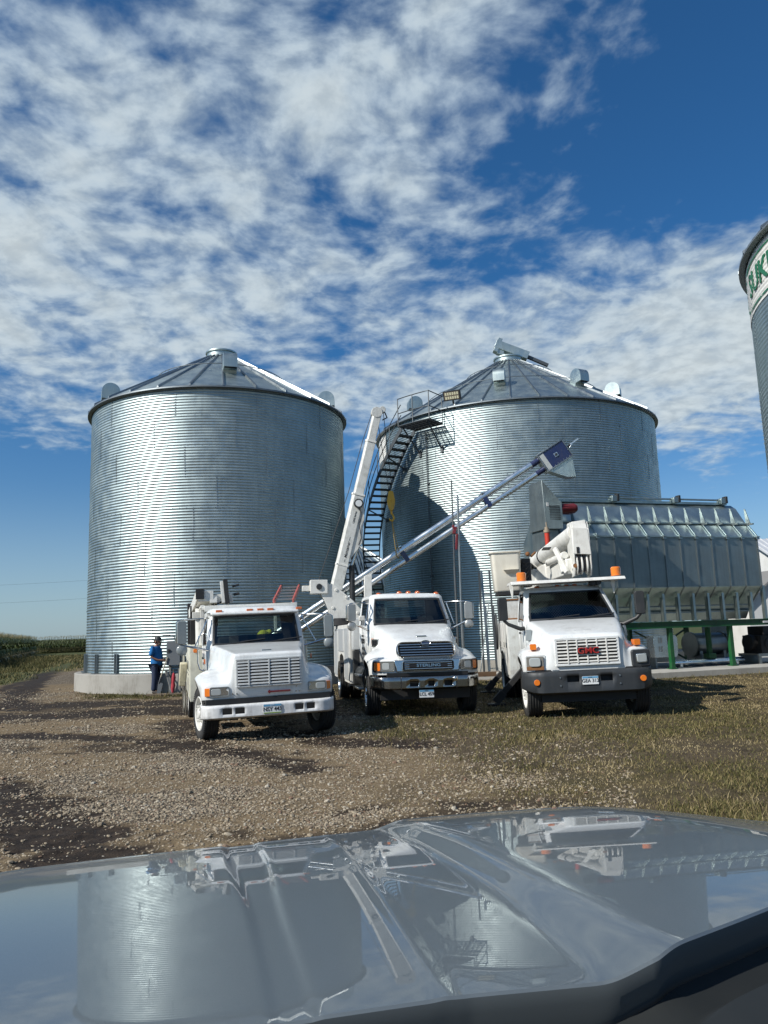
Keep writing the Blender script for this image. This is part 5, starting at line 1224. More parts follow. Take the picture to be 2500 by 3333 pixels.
# boom axis in truck coordinates
piv = CR + Vector((-.18, -.02, 1.10)); tipw = Vector((-.06, 23.0, 8.62))
Mi = (Matrix.Translation((.80, 16.07, 0)) @ Euler((0, .008, R(9.5))).to_matrix().to_4x4()).inverted()
tip = Mi @ tipw; bdv = (tip - piv); BLn = bdv.length; bdn = bdv.normalized()
sidev = Vector((0, -1, 0)); perp = sidev.cross(bdn).normalized(); sidev = bdn.cross(perp).normalized()
def bm_pt(l, u, v): return piv + bdn * l + perp * u + sidev * v
def bsec(mb, l0, l1, pr):
    n = len(pr); a = [bm_pt(l0, u, v) for u, v in pr]; b = [bm_pt(l1, u, v) for u, v in pr]
    mb.add(a + b, [tuple(range(n)), tuple(range(2 * n - 1, n - 1, -1))] + [(i, n + i, n + (i + 1) % n, (i + 1) % n) for i in range(n)])
def hexs(h, w): return [(-h / 2, -w / 2), (h * .30, -w / 2), (h / 2, -w * .24), (h / 2, w * .24), (h * .30, w / 2), (-h / 2, w / 2)]
BOOMP = paint('weathered_boom_paint', (.66, .665, .63), .45, dirt=.55, dcol=(.20, .18, .13), scale=5, coat=.1); BOOMG = paint('grey_boom_paint', (.40, .42, .41), .45, dirt=.4, dcol=(.15, .13, .10), scale=5)
q = MB(); bsec(q, -.05, BLn * .50, hexs(.36, .27)); bm1 = q.build('boom_outer', BOOMP, Bt, 30, .01)
q = MB(); bsec(q, BLn * .50 + .002, BLn * .80, hexs(.31, .22)); bm2 = q.build('boom_middle', BOOMP, Bt, 30, .01)
q = MB(); bsec(q, BLn * .80 + .002, BLn * .96, hexs(.27, .19)); q.cyl(bm_pt(BLn * .965, .02, -.11), bm_pt(BLn * .965, .02, .11), .17, n=24); q.cyl(bm_pt(BLn * .99, -.13, -.08), bm_pt(BLn * .99, -.13, .08), .10, n=20); q.build('boom_tip', BOOMP, Bt, 30, .01)
for l, hh in ((.50, .40), (.12, .38), (.80, .34)):
    q = MB(); bsec(q, BLn * l - .03, BLn * l + .03, hexs(hh, hh * .78))
    if l < .6: q.cyl(bm_pt(BLn * l, .15, -.15), bm_pt(BLn * l, .15, .15), .022)
    q.build('boom_collar', WHITEB, Bt, 30, .004)
q = MB(); bpl = [(BLn * .14, -.16), (BLn * .255, -.44), (BLn * .42, -.30), (BLn * .49, -.16)]
q.prism(bpl, piv + sidev * -.10, bdn, perp, sidev * .20); q.build('cylinder_bracket', BOOMP, Bt, 30)
q = MB(); q.cyl(CR + Vector((.30, -.02, .40)), bm_pt(BLn * .13, -.30, 0), .085); q.mat(1).cyl(bm_pt(BLn * .13, -.30, 0), bm_pt(BLn * .255, -.36, 0), .05); q.build('lift_cylinder', [BLACKP, CHROME], Bt, 35)
q = MB(); q.cyl(bm_pt(BLn * .45, -.06, .17), bm_pt(BLn * .45, -.06, .25), .14, n=22); q.mat(1).cyl(bm_pt(BLn * .45, -.06, .25), bm_pt(BLn * .45, -.06, .26), .10, n=22); q.build('boom_lamp', [BLACKP, PLATEW], Bt, 35)
q = MB(); q.tube([CR + Vector((-.70, 0, 1.30)), bm_pt(BLn * .5, .30, 0), bm_pt(BLn * .80, .24, 0), bm_pt(BLn * .99, .14, 0)], .012, 6); q.tube([bm_pt(BLn * .99, -.2, -.05), bm_pt(BLn * .955, -.33, .0), bm_pt(BLn * .93, -.2, .1)], .02, 6); q.tube([bm_pt(BLn * .43, -.1, .15), bm_pt(BLn * .40, -.25, .15), bm_pt(BLn * .35, -.22, .14), bm_pt(BLn * .28, -.38, .1), bm_pt(BLn * .24, -.35, .1)], .012, 6); q.build('winch_cable', CHASSIS, Bt, 30)
Mb = Matrix.Identity(4)
for i in range(3): Mb[i][0] = bdn[i]; Mb[i][1] = perp[i]; Mb[i][2] = sidev[i]
def Mat(l, u, v): m_ = Mb.copy(); m_.translation = bm_pt(l, u, v); return m_
text_obj('boom_name', 'Maintainer', .115, BLACK, bm1, Mat(BLn * .20, -.05, .138), .002, shear=.3)
text_obj('boom_model', '12000 Series', .075, BLACK, bm1, Mat(BLn * .375, -.05, .138), .002)
q = MB(); bsec(q, BLn * .135, BLn * .15, [(-.055, .136), (-.045, .136), (-.045, .140), (-.055, .140)]); bsec(q, BLn * .25, BLn * .27, [(-.055, .136), (-.045, .136), (-.045, .140), (-.055, .140)]); q.build('boom_stripe', BLACK, bm1, 0)
# upright channel on the body beside the crane
q = MB(); q.hexa([(-.12, 6.3, 1.97), (.10, 6.3, 1.97), (.10, 6.42, 1.97), (-.12, 6.42, 1.97)], [(-.10, 6.3, 3.35), (.12, 6.3, 3.42), (.12, 6.42, 3.42), (-.10, 6.42, 3.35)]); o = q.build('boom_rest', WHITEB, Bt, 30, .01); o.location = (-.32, 0, 0)
# door lettering, unreadable at this distance
for i, (h, wd, n_) in enumerate(((.16, .50, 9), (.075, .42, 8), (.075, .44, 8), (.03, .36, 8))):
    q = MB(); zz0 = (1.48, 1.34, 1.22, 1.13)[i]
    for k in range(n_): q.bb((-1.012, 2.30 + k * wd / n_, zz0), (-1.007, 2.30 + k * wd / n_ + wd / n_ * .75, zz0 + h * .75))
    q.build('door_lettering', BLACK, Bt, 0)
# door lettering on GMC-like third truck follows below
# ---------------------------------------------------------------- truck C: bucket truck on the right
G = thing('bucket_truck', 'white bucket truck with red letters on its grille and folded aerial boom over the cab', 'truck', (3.83, 14.95, 0), (0, -.018, R(-4)))
rowsG = [
 [(0, .10, .90), (.55, .10, .90), (.68, .11, .90), (.78, .12, .90), (.9, .14, .90), (1.05, .18, .90), (1.14, .25, .90), (1.19, .32, .89), (1.20, .36, .86)],
 [(0, .09, 1.0), (.55, .09, 1.0), (.685, .10, 1.0), (.79, .13, 1.0), (.9, .15, 1.0), (1.05, .19, 1.0), (1.15, .26, 1.0), (1.20, .34, .99), (1.21, .385, .93)],
 [(0, .09, 1.22), (.55, .09, 1.22), (.69, .105, 1.22), (.79, .17, 1.23), (.9, .19, 1.24), (1.05, .23, 1.24), (1.16, .30, 1.23), (1.21, .39, 1.18), (1.22, .43, 1.06)],
 [(0, .095, 1.48), (.55, .095, 1.48), (.70, .125, 1.46), (.80, .24, 1.32), (.9, .26, 1.285), (1.05, .29, 1.28), (1.165, .36, 1.265), (1.215, .46, 1.22), (1.23, .50, 1.12)],
 [(0, .13, 1.565), (.55, .135, 1.56), (.715, .18, 1.53), (.815, .32, 1.40), (.91, .42, 1.33), (1.05, .44, 1.32), (1.17, .50, 1.30), (1.22, .56, 1.24), (1.235, .58, 1.16)],
 [(0, .25, 1.61), (.56, .26, 1.605), (.735, .30, 1.58), (.835, .45, 1.46), (.92, .62, 1.37), (1.05, .66, 1.345), (1.17, .70, 1.31), (1.225, .74, 1.25), (1.24, .76, 1.18)],
 [(0, .60, 1.71), (.60, .60, 1.70), (.79, .62, 1.67), (.88, .74, 1.54), (.95, .86, 1.41), (1.06, .90, 1.35), (1.17, .92, 1.30), (1.22, .94, 1.24), (1.235, .96, 1.17)],
 [(0, 1.0, 1.80), (.64, 1.0, 1.795), (.85, 1.0, 1.765), (.93, 1.06, 1.62), (.98, 1.14, 1.42), (1.06, 1.20, 1.31), (1.14, 1.24, 1.22), (1.18, 1.27, 1.12), (1.19, 1.29, 1.04)],
 [(0, 1.45, 1.88), (.68, 1.45, 1.875), (.92, 1.45, 1.85), (.98, 1.46, 1.68), (1.0, 1.46, 1.42), (1.03, 1.45, 1.22), (1.06, 1.43, 1.06), (1.08, 1.42, .94), (1.085, 1.42, .80)]]
hood_obj('hood', rowsG, WHITE, G)
LG = [(.80, .96, .99, 1.42, 3.05), (1.35, .99, 1.0, 1.40, 3.05), (1.88, .995, 1.0, 1.42, 3.05), (2.08, .965, .98, 1.66, 3.04), (2.30, .92, .95, 1.92, 3.03), (2.505, .875, .92, 2.16, 3.01), (2.55, .87, .91, 2.20, 3.0), (2.58, .84, .89, 2.26, 2.98)]
cab(G, LG, WHITE, winlev=(2, 5), fy=(0, .05, .32, .62, .86, 1.), glass=GLASSD)
gg = grille(G, .565, 1.035, 1.475, .068, 7, (-.37, -.19, 0, .19, .37), WHITEB, .045, rim=WHITE, sh=.030)
MB().bb((-.19, -.065, -.06), (.20, -.047, .065)).build('letter_backing', BLACK, gg, 0).location = (0, .068, 1.265)
text_obj('maker_letters', 'GMC', .165, RED, gg, Matrix(((1, 0, 0, 0.01), (0, 0, -1, -.004), (0, 1, 0, 1.265), (0, 0, 0, 1))), .012, xs=1.12)
# left lamp without its bezel, right lamp with the grey surround
MB().prism(rrect(.40, .315, .03), (-.985, .125, 1.065), (1, .0, 0), (0, 0, 1), (0, .07, 0)).build('lamp_mount', WHITE, G, 30, .01)
hl = slab(.33, .255, .02, .03).build('headlight', paint('lamp_bucket', (.20, .19, .17), .5, dirt=.6), G, 30, .006); hl.location = (-1.0, .105, 1.065); hl.rotation_euler = (0, 0, -.12)
slab(.22, .17, .05, .03).build('lens', LENS, hl, 30, .012).location = (.0, -.03, .02)
q = MB(); q.bb((-.165, -.006, -.128), (.165, .0, -.06)); q.build('rusty_edge', RUST, hl, 0)
q = slab(.37, .33, .05, .07); sr = q.build('lamp_surround', GREYP, G, 30, .02); sr.location = (1.02, .115, 1.075); sr.rotation_euler = (0, 0, .16)
hl = slab(.21, .175, .03, .03).build('headlight', REFL, G, 30, .006); hl.location = (1.02, .095, 1.075); hl.rotation_euler = (0, 0, .16); slab(.19, .155, .04, .02).build('lens', LENS, hl, 30, .012).location = (0, -.016, 0)
for s in (-1, 1):
    lampbox(G, 'turn_signal', (s * 1.0, .225, 1.375), .125, .115, .16, AMBER, r=.02, rotz=s * .12)
    lampbox(G, 'fog_lamp', (s * 1.0, .005, .705), .115, .115, .03, AMBER, r=.055)
    v = slab(.20, .22, .02, .02).build('hood_side_vent', MGREY, G, 30, .01); v.location = (s * .985, 1.02, 1.60); v.rotation_euler = (-.12, 0, s * 1.12)
bumper(G, 'front_bumper', 1.25, .475, .905, -.0, .40, [(-.43, -.20), (.20, .43)], GREYP, (.69, .80), .34, taper=.10)
MB().bb((-1.0, .10, .86), (1.0, .2, .93)).build('bumper_gap', CHASSIS, G, 0)
plate(G, (0, -.02, .71), 'GEA 312', 2)
q = MB()
for s in (-1, 1):
    for z in (.63, .78): q.cyl((s * .56, .01, z), (s * .56, -.012, z), .016, n=8)
    q.bb((s * .62 - .06, .06, .89), (s * .62 + .06, .10, .925))
q.build('bumper_bolts', STEEL, G, 30)
q = MB(); q.bb((-.9, .3, .30), (.9, .55, .5)); q.build('front_valance', CHASSIS, G, 0)
ve = MB(); ve.bb((-.17, .36, 1.636), (.17, .40, 1.656)); ve.build('hood_emblem', CHROME, G, 30, .006)
m0 = None
for x in (-.57, -.11, .09, .27, .63):
    if m0 is None: q = MB(); q.lathe([(.06, 0), (.06, .015), (.045, .04), (.0, .052)], 16); m0 = q.build('roof_lamp', AMBERD, G, 40); m0.location = (x, 2.38, 2.615)
    else: dup(m0, G, (x, 2.38, 2.615))
for s in (-1, 1):
    mx = s * 1.43
    mirror(G, mx, 1.42, 1.92, 2.40, .19, BLACKP, [([(s * .99, 1.62, 1.74), (s * 1.08, 1.55, 1.73), (s * 1.34, 1.48, 1.84), (mx, 1.47, 1.93)], [.045, .045, .038, .034], BLACKP)], False, .16, rot=s * -.1)
for s in (-1, 1): wheel(G, s * 1.03, .80, .50, .29, s, WHITEB, 'disc', R(2))
for s in (-1, 1): wheel(G, s * 1.12, 5.35, .50, .26, s, WHITEB, 'deep', 0, True)
chassis(G, .25, 7.4, (.8, 5.35), .6)
# mesh guard in the rear window
q = MB()
for i in range(26):
    x = -.72 + i * .058
    q.beam((x - .25, 2.97, 1.95), (x + .25, 2.97, 2.5), .010); q.beam((x + .25, 2.965, 1.95), (x - .25, 2.965, 2.5), .010)
q.build('mesh_guard', WHITEB, G, 0)
# service body
bd = MB()
for s in (-1, 1): bd.prism([(3.30, .58), (4.6, .58), (4.66, .92), (4.95, 1.14), (5.35, 1.19), (5.75, 1.14), (6.04, .92), (6.1, .58), (7.3, .58), (7.3, 1.95), (3.30, 1.95)], (s * .68, 0, 0), (0, 1, 0), (0, 0, 1), (s * .54, 0, 0))
bd.bb((-.68, 3.32, .8), (.68, 3.38, 1.9)); bd.bb((-.68, 3.36, .8), (.68, 7.3, .9)); bd.bb((-1.22, 3.9, 1.95), (-.66, 4.9, 2.44)); bd.build('service_body', paint('dirty_white_body', (.66, .68, .66), .42, dirt=.5, dcol=(.2, .16, .11), scale=6), G, 30, .012)
q = MB(); q.bb((-1.24, 3.88, 2.42), (-.64, 4.92, 2.46)); q.bb((-1.22, 3.5, 1.95), (-.64, 3.9, 1.99)); q.build('rusty_lid', RUST, G, 30, .006)
for s in (-1, 1):
    for (y0, y1, z0) in ((3.38, 4.0, .66), (4.06, 4.54, .66), (4.68, 6.02, 1.26), (6.18, 7.24, .66)):
        d_ = MB().bb((s * 1.218, y0, z0), (s * 1.238, y1, 1.88)).build('locker_door', WHITEB, G, 30, .008)
        MB().bb((s * 1.236, (y0 + y1) / 2 - .03, 1.30), (s * 1.25, (y0 + y1) / 2 + .03, 1.42)).build('latch', CHASSIS, d_, 0)
q = MB()
for k in range(9):
    pts = [(-1.30 - .01 * (k % 3), 5.6 + .23 * math.cos(2 * PI * i / 20) + .02 * k, 1.72 + .42 * math.sin(2 * PI * i / 20) - .012 * k) for i in range(20)]; q.tube(pts, .014, 5, True)
q.build('coiled_hose', BLACKP, G, 30)
# outriggers, both legs down on the viewer's left, and the far side pair
for s in (-1, 1):
    for yy in (3.15, 6.7):
        q = MB(); q.beam((s * .95, yy, .78), (s * 1.50, yy, .22), .15, .13); q.beam((s * 1.42, yy, .30), (s * 1.62, yy, .09), .19, .18); q.box((s * 1.60, yy, .045), (.40, .32, .035)); q.bb((s * .7, yy - .1, .7), (s * 1.0, yy + .1, .95)); q.build('outrigger', CHASSIS, G, 30, .01)
# beacon shelf over the cab
sh = MB(); sh.hexa([(-1.18, 1.98, 2.715), (1.30, 1.98, 2.715), (1.30, 2.95, 2.715), (-1.18, 2.95, 2.715)], [(-1.18, 1.98, 2.765), (1.30, 1.98, 2.765), (1.30, 2.95, 2.765), (-1.18, 2.95, 2.765)])
sh.hexa([(-1.18, 1.90, 2.69), (1.30, 1.90, 2.69), (1.30, 1.98, 2.715), (-1.18, 1.98, 2.715)], [(-1.18, 1.90, 2.705), (1.30, 1.90, 2.705), (1.30, 1.98, 2.766), (-1.18, 1.98, 2.766)])
for x in (-1.16, 1.06): sh.prism([(-.055, 2.72), (.055, 2.72), (.02, 2.40), (-.0, 2.40)], (x, 2.1, 0), (1, 0, 0), (0, 0, 1), (0, .05, 0)); 
for x in (-.85, .85): sh.bb((x - .04, 2.8, 2.55), (x + .04, 2.88, 2.72))
shelf = sh.build('beacon_shelf', WHITEB, G, 30, .006)
q = MB()
for i in range(46): q.bb((-1.10 + i * .052, 1.995, 2.700), (-1.10 + i * .052 + .02, 2.85, 2.716))
q.build('shelf_grating', WHITEB, shelf, 0)
for x, y in ((-.88, 2.55), (1.20, 2.35)):
    q = MB(); q.lathe([(.115, 0), (.115, .03), (.105, .035), (.11, .19), (.09, .215), (0, .22)], 28); q.mat(1).lathe([(.13, -.015), (.13, .012), (.0, .012)], 24); b_ = q.build('beacon', [AMBER, BLACKP], shelf, 35); b_.location = (x, y, 2.78)
q = MB()
for x in (.62, .74): q.cyl((x, 2.02, 2.655), (x, 2.32, 2.655), .055, n=16)
q.build('air_horn', BLACKP, shelf, 35)
# aerial device: turret, lower boom back to front, elbow, upper boom
BW = paint('aerial_boom_paint', (.74, .73, .68), .4, dirt=.4, dcol=(.22, .19, .14), coat=.2, scale=5)
q = MB(); q.cyl((.0, 6.3, 1.0), (.0, 6.3, 2.5), .32, n=24); q.bb((-.35, 5.95, 2.4), (.35, 6.65, 3.3)); q.build('turret', BW, G, 30, .03)
q = MB(); q.beam((-.02, 6.4, 3.02), (.50, 3.45, 3.14), .40, .38)
q.beam((.10, 5.7, 3.10), (.22, 5.0, 3.13), .44, .46); q.build('lower_boom', BW, G, 30, .03)
q = MB(); q.cyl((-.12, 7.6, 3.48), (.06, 6.35, 3.56), .20, n=24); q.cyl((.04, 6.5, 3.555), (.58, 3.30, 3.93), .215, n=28); q.cyl((.02, 6.6, 3.55), (.07, 6.30, 3.57), .24, n=24); ub = q.build('upper_boom', BW, G, 35, .01)
q = MB(); q.tube([(-.04 + .235 * math.cos(2 * PI * i / 24), 5.8, 3.63 + .235 * math.sin(2 * PI * i / 24)) for i in range(24)], .018, 6, True); q.tube([(.1, 6.0, 3.36), (.15, 5.6, 3.30), (.22, 5.2, 3.36)], .02, 6); o = q.build('hose_loop', BLACKP, G, 30); o.location = (.2, 0, .0)
el = MB()
ep = [(3.62, 2.86), (3.18, 2.88), (3.06, 3.05), (3.02, 3.40), (3.04, 3.95), (3.16, 4.16), (3.55, 4.18), (3.75, 3.95), (3.80, 3.3)]
el.prism(ep, (.42, 0, 0), (0, 1, 0), (0, 0, 1), (.035, 0, 0)); el.prism(ep, (.80, 0, 0), (0, 1, 0), (0, 0, 1), (.035, 0, 0))
el.hexa([(.42, 3.01, 3.40), (.835, 3.01, 3.36), (.835, 3.05, 3.36), (.42, 3.05, 3.40)], [(.45, 3.03, 4.0), (.80, 3.03, 3.96), (.80, 3.07, 3.96), (.45, 3.07, 4.0)]); el.hexa([(.45, 3.03, 4.0), (.80, 3.03, 3.96), (.80, 3.09, 3.96), (.45, 3.09, 4.0)], [(.46, 3.14, 4.17), (.78, 3.14, 4.20), (.78, 3.6, 4.21), (.46, 3.6, 4.18)])
for x in (.50, .61, .73): el.cyl((x - .02, 3.25, 3.16), (x + .02, 3.25, 3.16), .24, n=28)
el.cyl((.40, 3.3, 3.1), (.86, 3.3, 3.1), .07, n=16); el.beam((.30, 3.4, 3.0), (.10, 3.7, 3.62), .07, .12); el.beam((.22, 3.5, 3.0), (.22, 4.1, 3.55), .09, .09); el.cyl((.05, 4.6, 3.34), (.30, 3.5, 3.42), .09, n=16)
el.build('boom_elbow', BW, G, 30, .01)
q = MB(); q.bb((.535, 3.06, 2.96), (.575, 3.5, 3.40)); q.bb((.645, 3.08, 2.98), (.695, 3.5, 3.42)); q.bb((.50, 2.995, 3.40), (.56, 3.02, 3.55)); q.build('elbow_gap', BLACK, G, 0)
q = MB(); q.cyl((.44, 3.04, 3.12), (.44, 3.02, 3.12), .05, n=12); q.build('rust_spot', RUST, G, 0)
q = MB(); q.beam((-.16, 5.2, 3.62), (-.145, 4.95, 3.655), .20, .02, (0, 0, 1)); o = q.build('maker_mark', BLACK, ub, 0); o.location = (.17, -.55, .06)
q = MB(); q.beam((-.05, 5.2, 3.70), (.0, 5.0, 3.72), .05, .02); 
# bucket at the end of the boom, hanging over the left side of the body
bk = MB(); bw, bh = .36, .48
rows = []
for z, s_ in ((-.02, .80), (.0, .86), (.03, .90), (.5, .96), (.94, 1.0), (.95, 1.1), (.985, 1.1), (.985, 1.0), (.94, .97), (.06, .86), (.06, .0)):
    rows.append([(x * s_, y * s_, z) for x, y in rrect(2 * bw, 2 * bh - .2, .09, 5)])
bk.grid(rows, True); bkt = bk.build('bucket', paint('cream_bucket', (.72, .68, .58), .4, dirt=.25, dcol=(.35, .3, .2), coat=.3), G, 50); bkt.location = (-1.06, 4.35, 2.66)
q = MB(); q.hexa([(-.02, -.37, .42), (.22, -.37, .42), (.22, -.33, .42), (-.02, -.33, .42)], [(-.10, -.50, .52), (.30, -.50, .52), (.30, -.33, .52), (-.10, -.33, .52)]); q.build('bucket_step', paint('cream_bucket', (.72, .68, .58)), bkt, 30, .01)
q = MB(); q.bb((-1.35, 4.0, 2.56), (-.75, 4.7, 2.63)); q.build('bucket_rest', CHASSIS, G, 0, .01)
q = MB(); q.bb((-.66, 4.2, 2.75), (-.45, 4.7, 3.45)); q.beam((-.5, 4.5, 3.3), (-.1, 7.2, 3.45), .14, .16); 
for i in range(5): q.tube([(-.66, 4.25, 3.4 - .12 * i), (-.58, 4.12, 3.3 - .12 * i), (-.50, 4.2, 3.36 - .1 * i)], .015, 5)
q.build('bucket_controls', CHASSIS, G, 30, .01)
q = MB(); q.sphere((-.5, 4.2, 3.56), .06, 14, 8); q.cyl((-.42, 4.2, 3.5), (-.3, 4.3, 3.6), .03); q.build('control_knob', RUST, G, 40)
q = MB(); q.cyl((.42, 7.0, 3.55), (.42, 7.0, 4.42), .075, n=16); q.mat(1).cyl((.42, 7.0, 4.42), (.42, 7.0, 4.56), .06, n=16); q.cyl((.42, 7.0, 4.56), (.42, 7.0, 4.7), .02); q.cyl((.42, 7.0, 4.40), (.42, 7.0, 4.48), .095, n=16)
q.build('insulator_post', [paint('bright_red_insulator', (.55, .045, .02), .4, dirt=.1), paint('tan_cap', (.35, .28, .2), .5)], G, 35)
# ---------------------------------------------------------------- twin tube auger hung from the crane
AY = 23.8
au = thing('twin_tube_auger', 'long bright twin tube auger with a navy blue head, hung slanting from the crane hook', 'auger', (-5.3, AY, 0))
ud = Vector((.852, 0, .523)).normalized(); un = Vector((-.523, 0, .852)).normalized()
U0 = Vector((-1.25 + 5.3, 0, 3.14)); L0 = Vector((-.93 + 5.3, 0, 2.97)) - un * .0
L0 = U0 - un * .325
q = MB(); q.cyl(U0 - ud * 4.35, U0 + ud * 6.98, .108, n=32); 
for l in (-1.2, 2.4, 5.6): q.cyl(U0 + ud * l, U0 + ud * (l + .12), .115, n=32)
q.build('upper_tube', GALVB, au, 35)
q = MB(); q.cyl(L0 - ud * 4.35, L0 + ud * 6.95, .088, n=32)
for i in range(7): q.bb(tuple(L0 + ud * (6.2 - i * .11) + Vector((-.03, -.093, -.05))), tuple(L0 + ud * (6.2 - i * .11) + Vector((.03, -.085, -.035))))
q.build('lower_tube', GALVB, au, 35)
q = MB(); q.cyl(U0 + ud * 6.98, U0 + ud * 7.3, .098, n=28); q.build('head_collar', NAVY, au, 35); q = MB(); q.cyl(L0 + ud * 6.95, L0 + ud * 7.3, .085, n=28); q.build('head_collar', NAVY, au, 35)
hc = U0 + ud * 7.28 - un * .165
def hp(a, b, y): p = hc + ud * a + un * b; return (p.x, y, p.z)
def hbox(mb, a0, a1, b0, b1, y0, y1): mb.hexa([hp(a0, b0, y0), hp(a1, b0, y0), hp(a1, b0, y1), hp(a0, b0, y1)], [hp(a0, b1, y0), hp(a1, b1, y0), hp(a1, b1, y1), hp(a0, b1, y1)])
q = MB(); hbox(q, 0, .90, -.30, .30, -.21, .21); hd = q.build('auger_head', NAVY, au, 30, .008)
q = MB()
for (a0, a1, b0, b1) in ((-.02, .92, .285, .325), (-.02, .92, -.325, -.285), (-.03, .0, -.31, .31), (.90, .93, -.31, .31)): hbox(q, a0, a1, b0, b1, -.235, .235)
for i in range(8):
    for b in (-.26, .26): q.cyl(hp(.06 + i * .11, b, -.21), hp(.06 + i * .11, b, -.222), .012, n=8)
q.build('head_flange', GALVD, hd, 30, .003)
q = MB(); hbox(q, .02, .17, -.28, .27, -.216, -.208); q.build('label_panel', paint('pale_grey_label', (.45, .48, .48), .45), hd, 0)
q = MB(); q.M = Matrix.Identity(4); hbox(q, .43, .56, -.065, .065, -.225, -.21); q.build('bearing_plate', STEEL, hd, 30, .004); q = MB(); q.cyl(hp(.495, 0, -.225), hp(.495, 0, -.25), .04, n=18); q.build('bearing', BLACKP, hd, 30)
q = MB(); q.prism([(.02, -.31), (.90, -.31), (.62, -.92), (.38, -.78)], hc + Vector((0, -.19, 0)), ud, un, (0, .38, 0)); q.build('discharge_spout', GALVR, au, 30, .006)
q = MB(); q.beam(hp(.93, .0, -.1), hp(1.08, .02, -.1), .07); q.mat(1).beam(hp(1.05, .02, -.1), hp(1.42, .05, -.1), .04, .05); q.beam(hp(.98, -.05, -.2), hp(1.15, .02, -.2), .02); q.build('drive_shaft', [CHASSIS, GALVB], au, 30, .004)
k0 = None
for l in (2.05, 5.15):
    q = MB(); c = U0 + ud * l - un * .17
    q.hexa([tuple(c - ud * .07 - un * .22 + Vector((0, -.12, 0))), tuple(c + ud * .07 - un * .22 + Vector((0, -.12, 0))), tuple(c + ud * .07 - un * .22 + Vector((0, .12, 0))), tuple(c - ud * .07 - un * .22 + Vector((0, .12, 0)))], [tuple(c - ud * .07 + un * .12 + Vector((0, -.125, 0))), tuple(c + ud * .07 + un * .12 + Vector((0, -.125, 0))), tuple(c + ud * .07 + un * .12 + Vector((0, .125, 0))), tuple(c - ud * .07 + un * .12 + Vector((0, .125, 0)))]); q.mat(1).box(tuple(c + ud * .02 + un * .30), (.10, .26, .03), (0, -.55, 0))
    q.build('tube_clamp', [NAVY, GALVB], au, 30, .004)
q = MB(); c = U0 - ud * 4.3; q.box((c.x, 0, c.z - .15), (.5, .45, .6), (0, -.55, 0)); q.mat(1).cyl((c.x - .1, 0, 0), (c.x - .1, 0, c.z), .05); q.box((c.x - .1, 0, .03), (.5, .5, .06)); q.build('boot_box', [NAVY, CHASSIS], au, 30, .01)
# hook block and sling
hk = thing('hook_block', 'yellow crane hook block hanging on wire ropes below the boom tip', 'hook', (.23, 23.45, 5.55))
q = MB(); pr = [(.0, .50), (.07, .48), (.105, .30), (.12, .12), (.08, -.05), (.03, -.12), (-.03, -.12), (-.08, -.05), (-.12, .12), (-.105, .30), (-.07, .48)]
q.prism(pr, (0, -.10, 0), (1, 0, 0), (0, 0, 1), (0, .05, 0)); q.prism(pr, (0, .05, 0), (1, 0, 0), (0, 0, 1), (0, .05, 0)); q.cyl((0, -.05, .2), (0, .05, .2), .13, n=24); q.cyl((0, -.12, .2), (0, .12, .2), .03, n=12); q.build('sheave_block', YELLOW, hk, 30, .008)
q = MB(); q.cyl((0, 0, -.12), (0, 0, -.22), .035, n=12); q.tube([(0, 0, -.2), (.05, 0, -.27), (.07, 0, -.36), (.02, 0, -.43), (-.05, 0, -.41), (-.07, 0, -.35)], [.028, .03, .034, .034, .028, .015], 10); q.build('hook', YELLOW, hk, 40)
q = MB(); tw = tipw - Vector((.23, 23.45, 5.55)); 
for x in (-.05, .05): q.tube([(x, 0, .45), (tw.x + x * 2.2 + .02, tw.y, tw.z - .05)], .011, 6)
q.build('wire_rope', CHASSIS, hk, 30)
sl3 = thing('lifting_sling', 'tan webbing sling looped round the auger tubes under the yellow hook', 'sling', (.23, 23.6, 5.15))
q = MB(); tx = .30
q.beam((0, -.02, 0), (.20, .08, -1.0), .022, .012); q.beam((0, -.02, 0), (.10, .3, -.95), .022, .012)
q.tube([(.16 + .18 * math.cos(a) * .35, .20 + .16 * math.cos(a), -1.0 + .02 - .16 * math.sin(a)) for a in np.linspace(0, 2 * PI, 20)], .018, 6); q.build('webbing', paint('tan_webbing', (.40, .28, .09), .8, dirt=.4), sl3, 30)
# slim steel mast poles beside the middle truck
po = thing('mast_pole', 'slim grey steel pole standing right of the middle truck with dark red straps', 'pole', (2.2, 23.0, 0))
q = MB(); q.cyl((0, 0, 0), (0, 0, 2.6), .05, n=14); q.cyl((0, 0, 2.6), (.05, 0, 5.77), .034, n=12); q.bb((-.2, -.2, 0), (.2, .2, .03)); q.build('pole', GALVD, po, 35)
q = MB(); q.box((-.09, -.02, 4.7), (.10, .06, .22), (0, .25, 0)); q.box((-.05, -.02, 4.35), (.07, .06, .48), (0, .08, 0)); q.box((-.12, -.02, 4.8), (.07, .07, .12), (0, -.3, 0)); q.build('strap', DRED, po, 30, .01)
po = thing('whip_pole', 'thin dark pole rising above the auger tubes right of the middle truck', 'pole', (2.06, 23.05, 0))
q = MB(); q.cyl((0, 0, 0), (0, 0, 3.6), .035, n=10); q.cyl((0, 0, 3.6), (.03, 0, 6.25), .024, n=10); q.bb((-.15, -.12, 0), (.10, .12, .03)); q.build('pole', DSTEEL, po, 35)
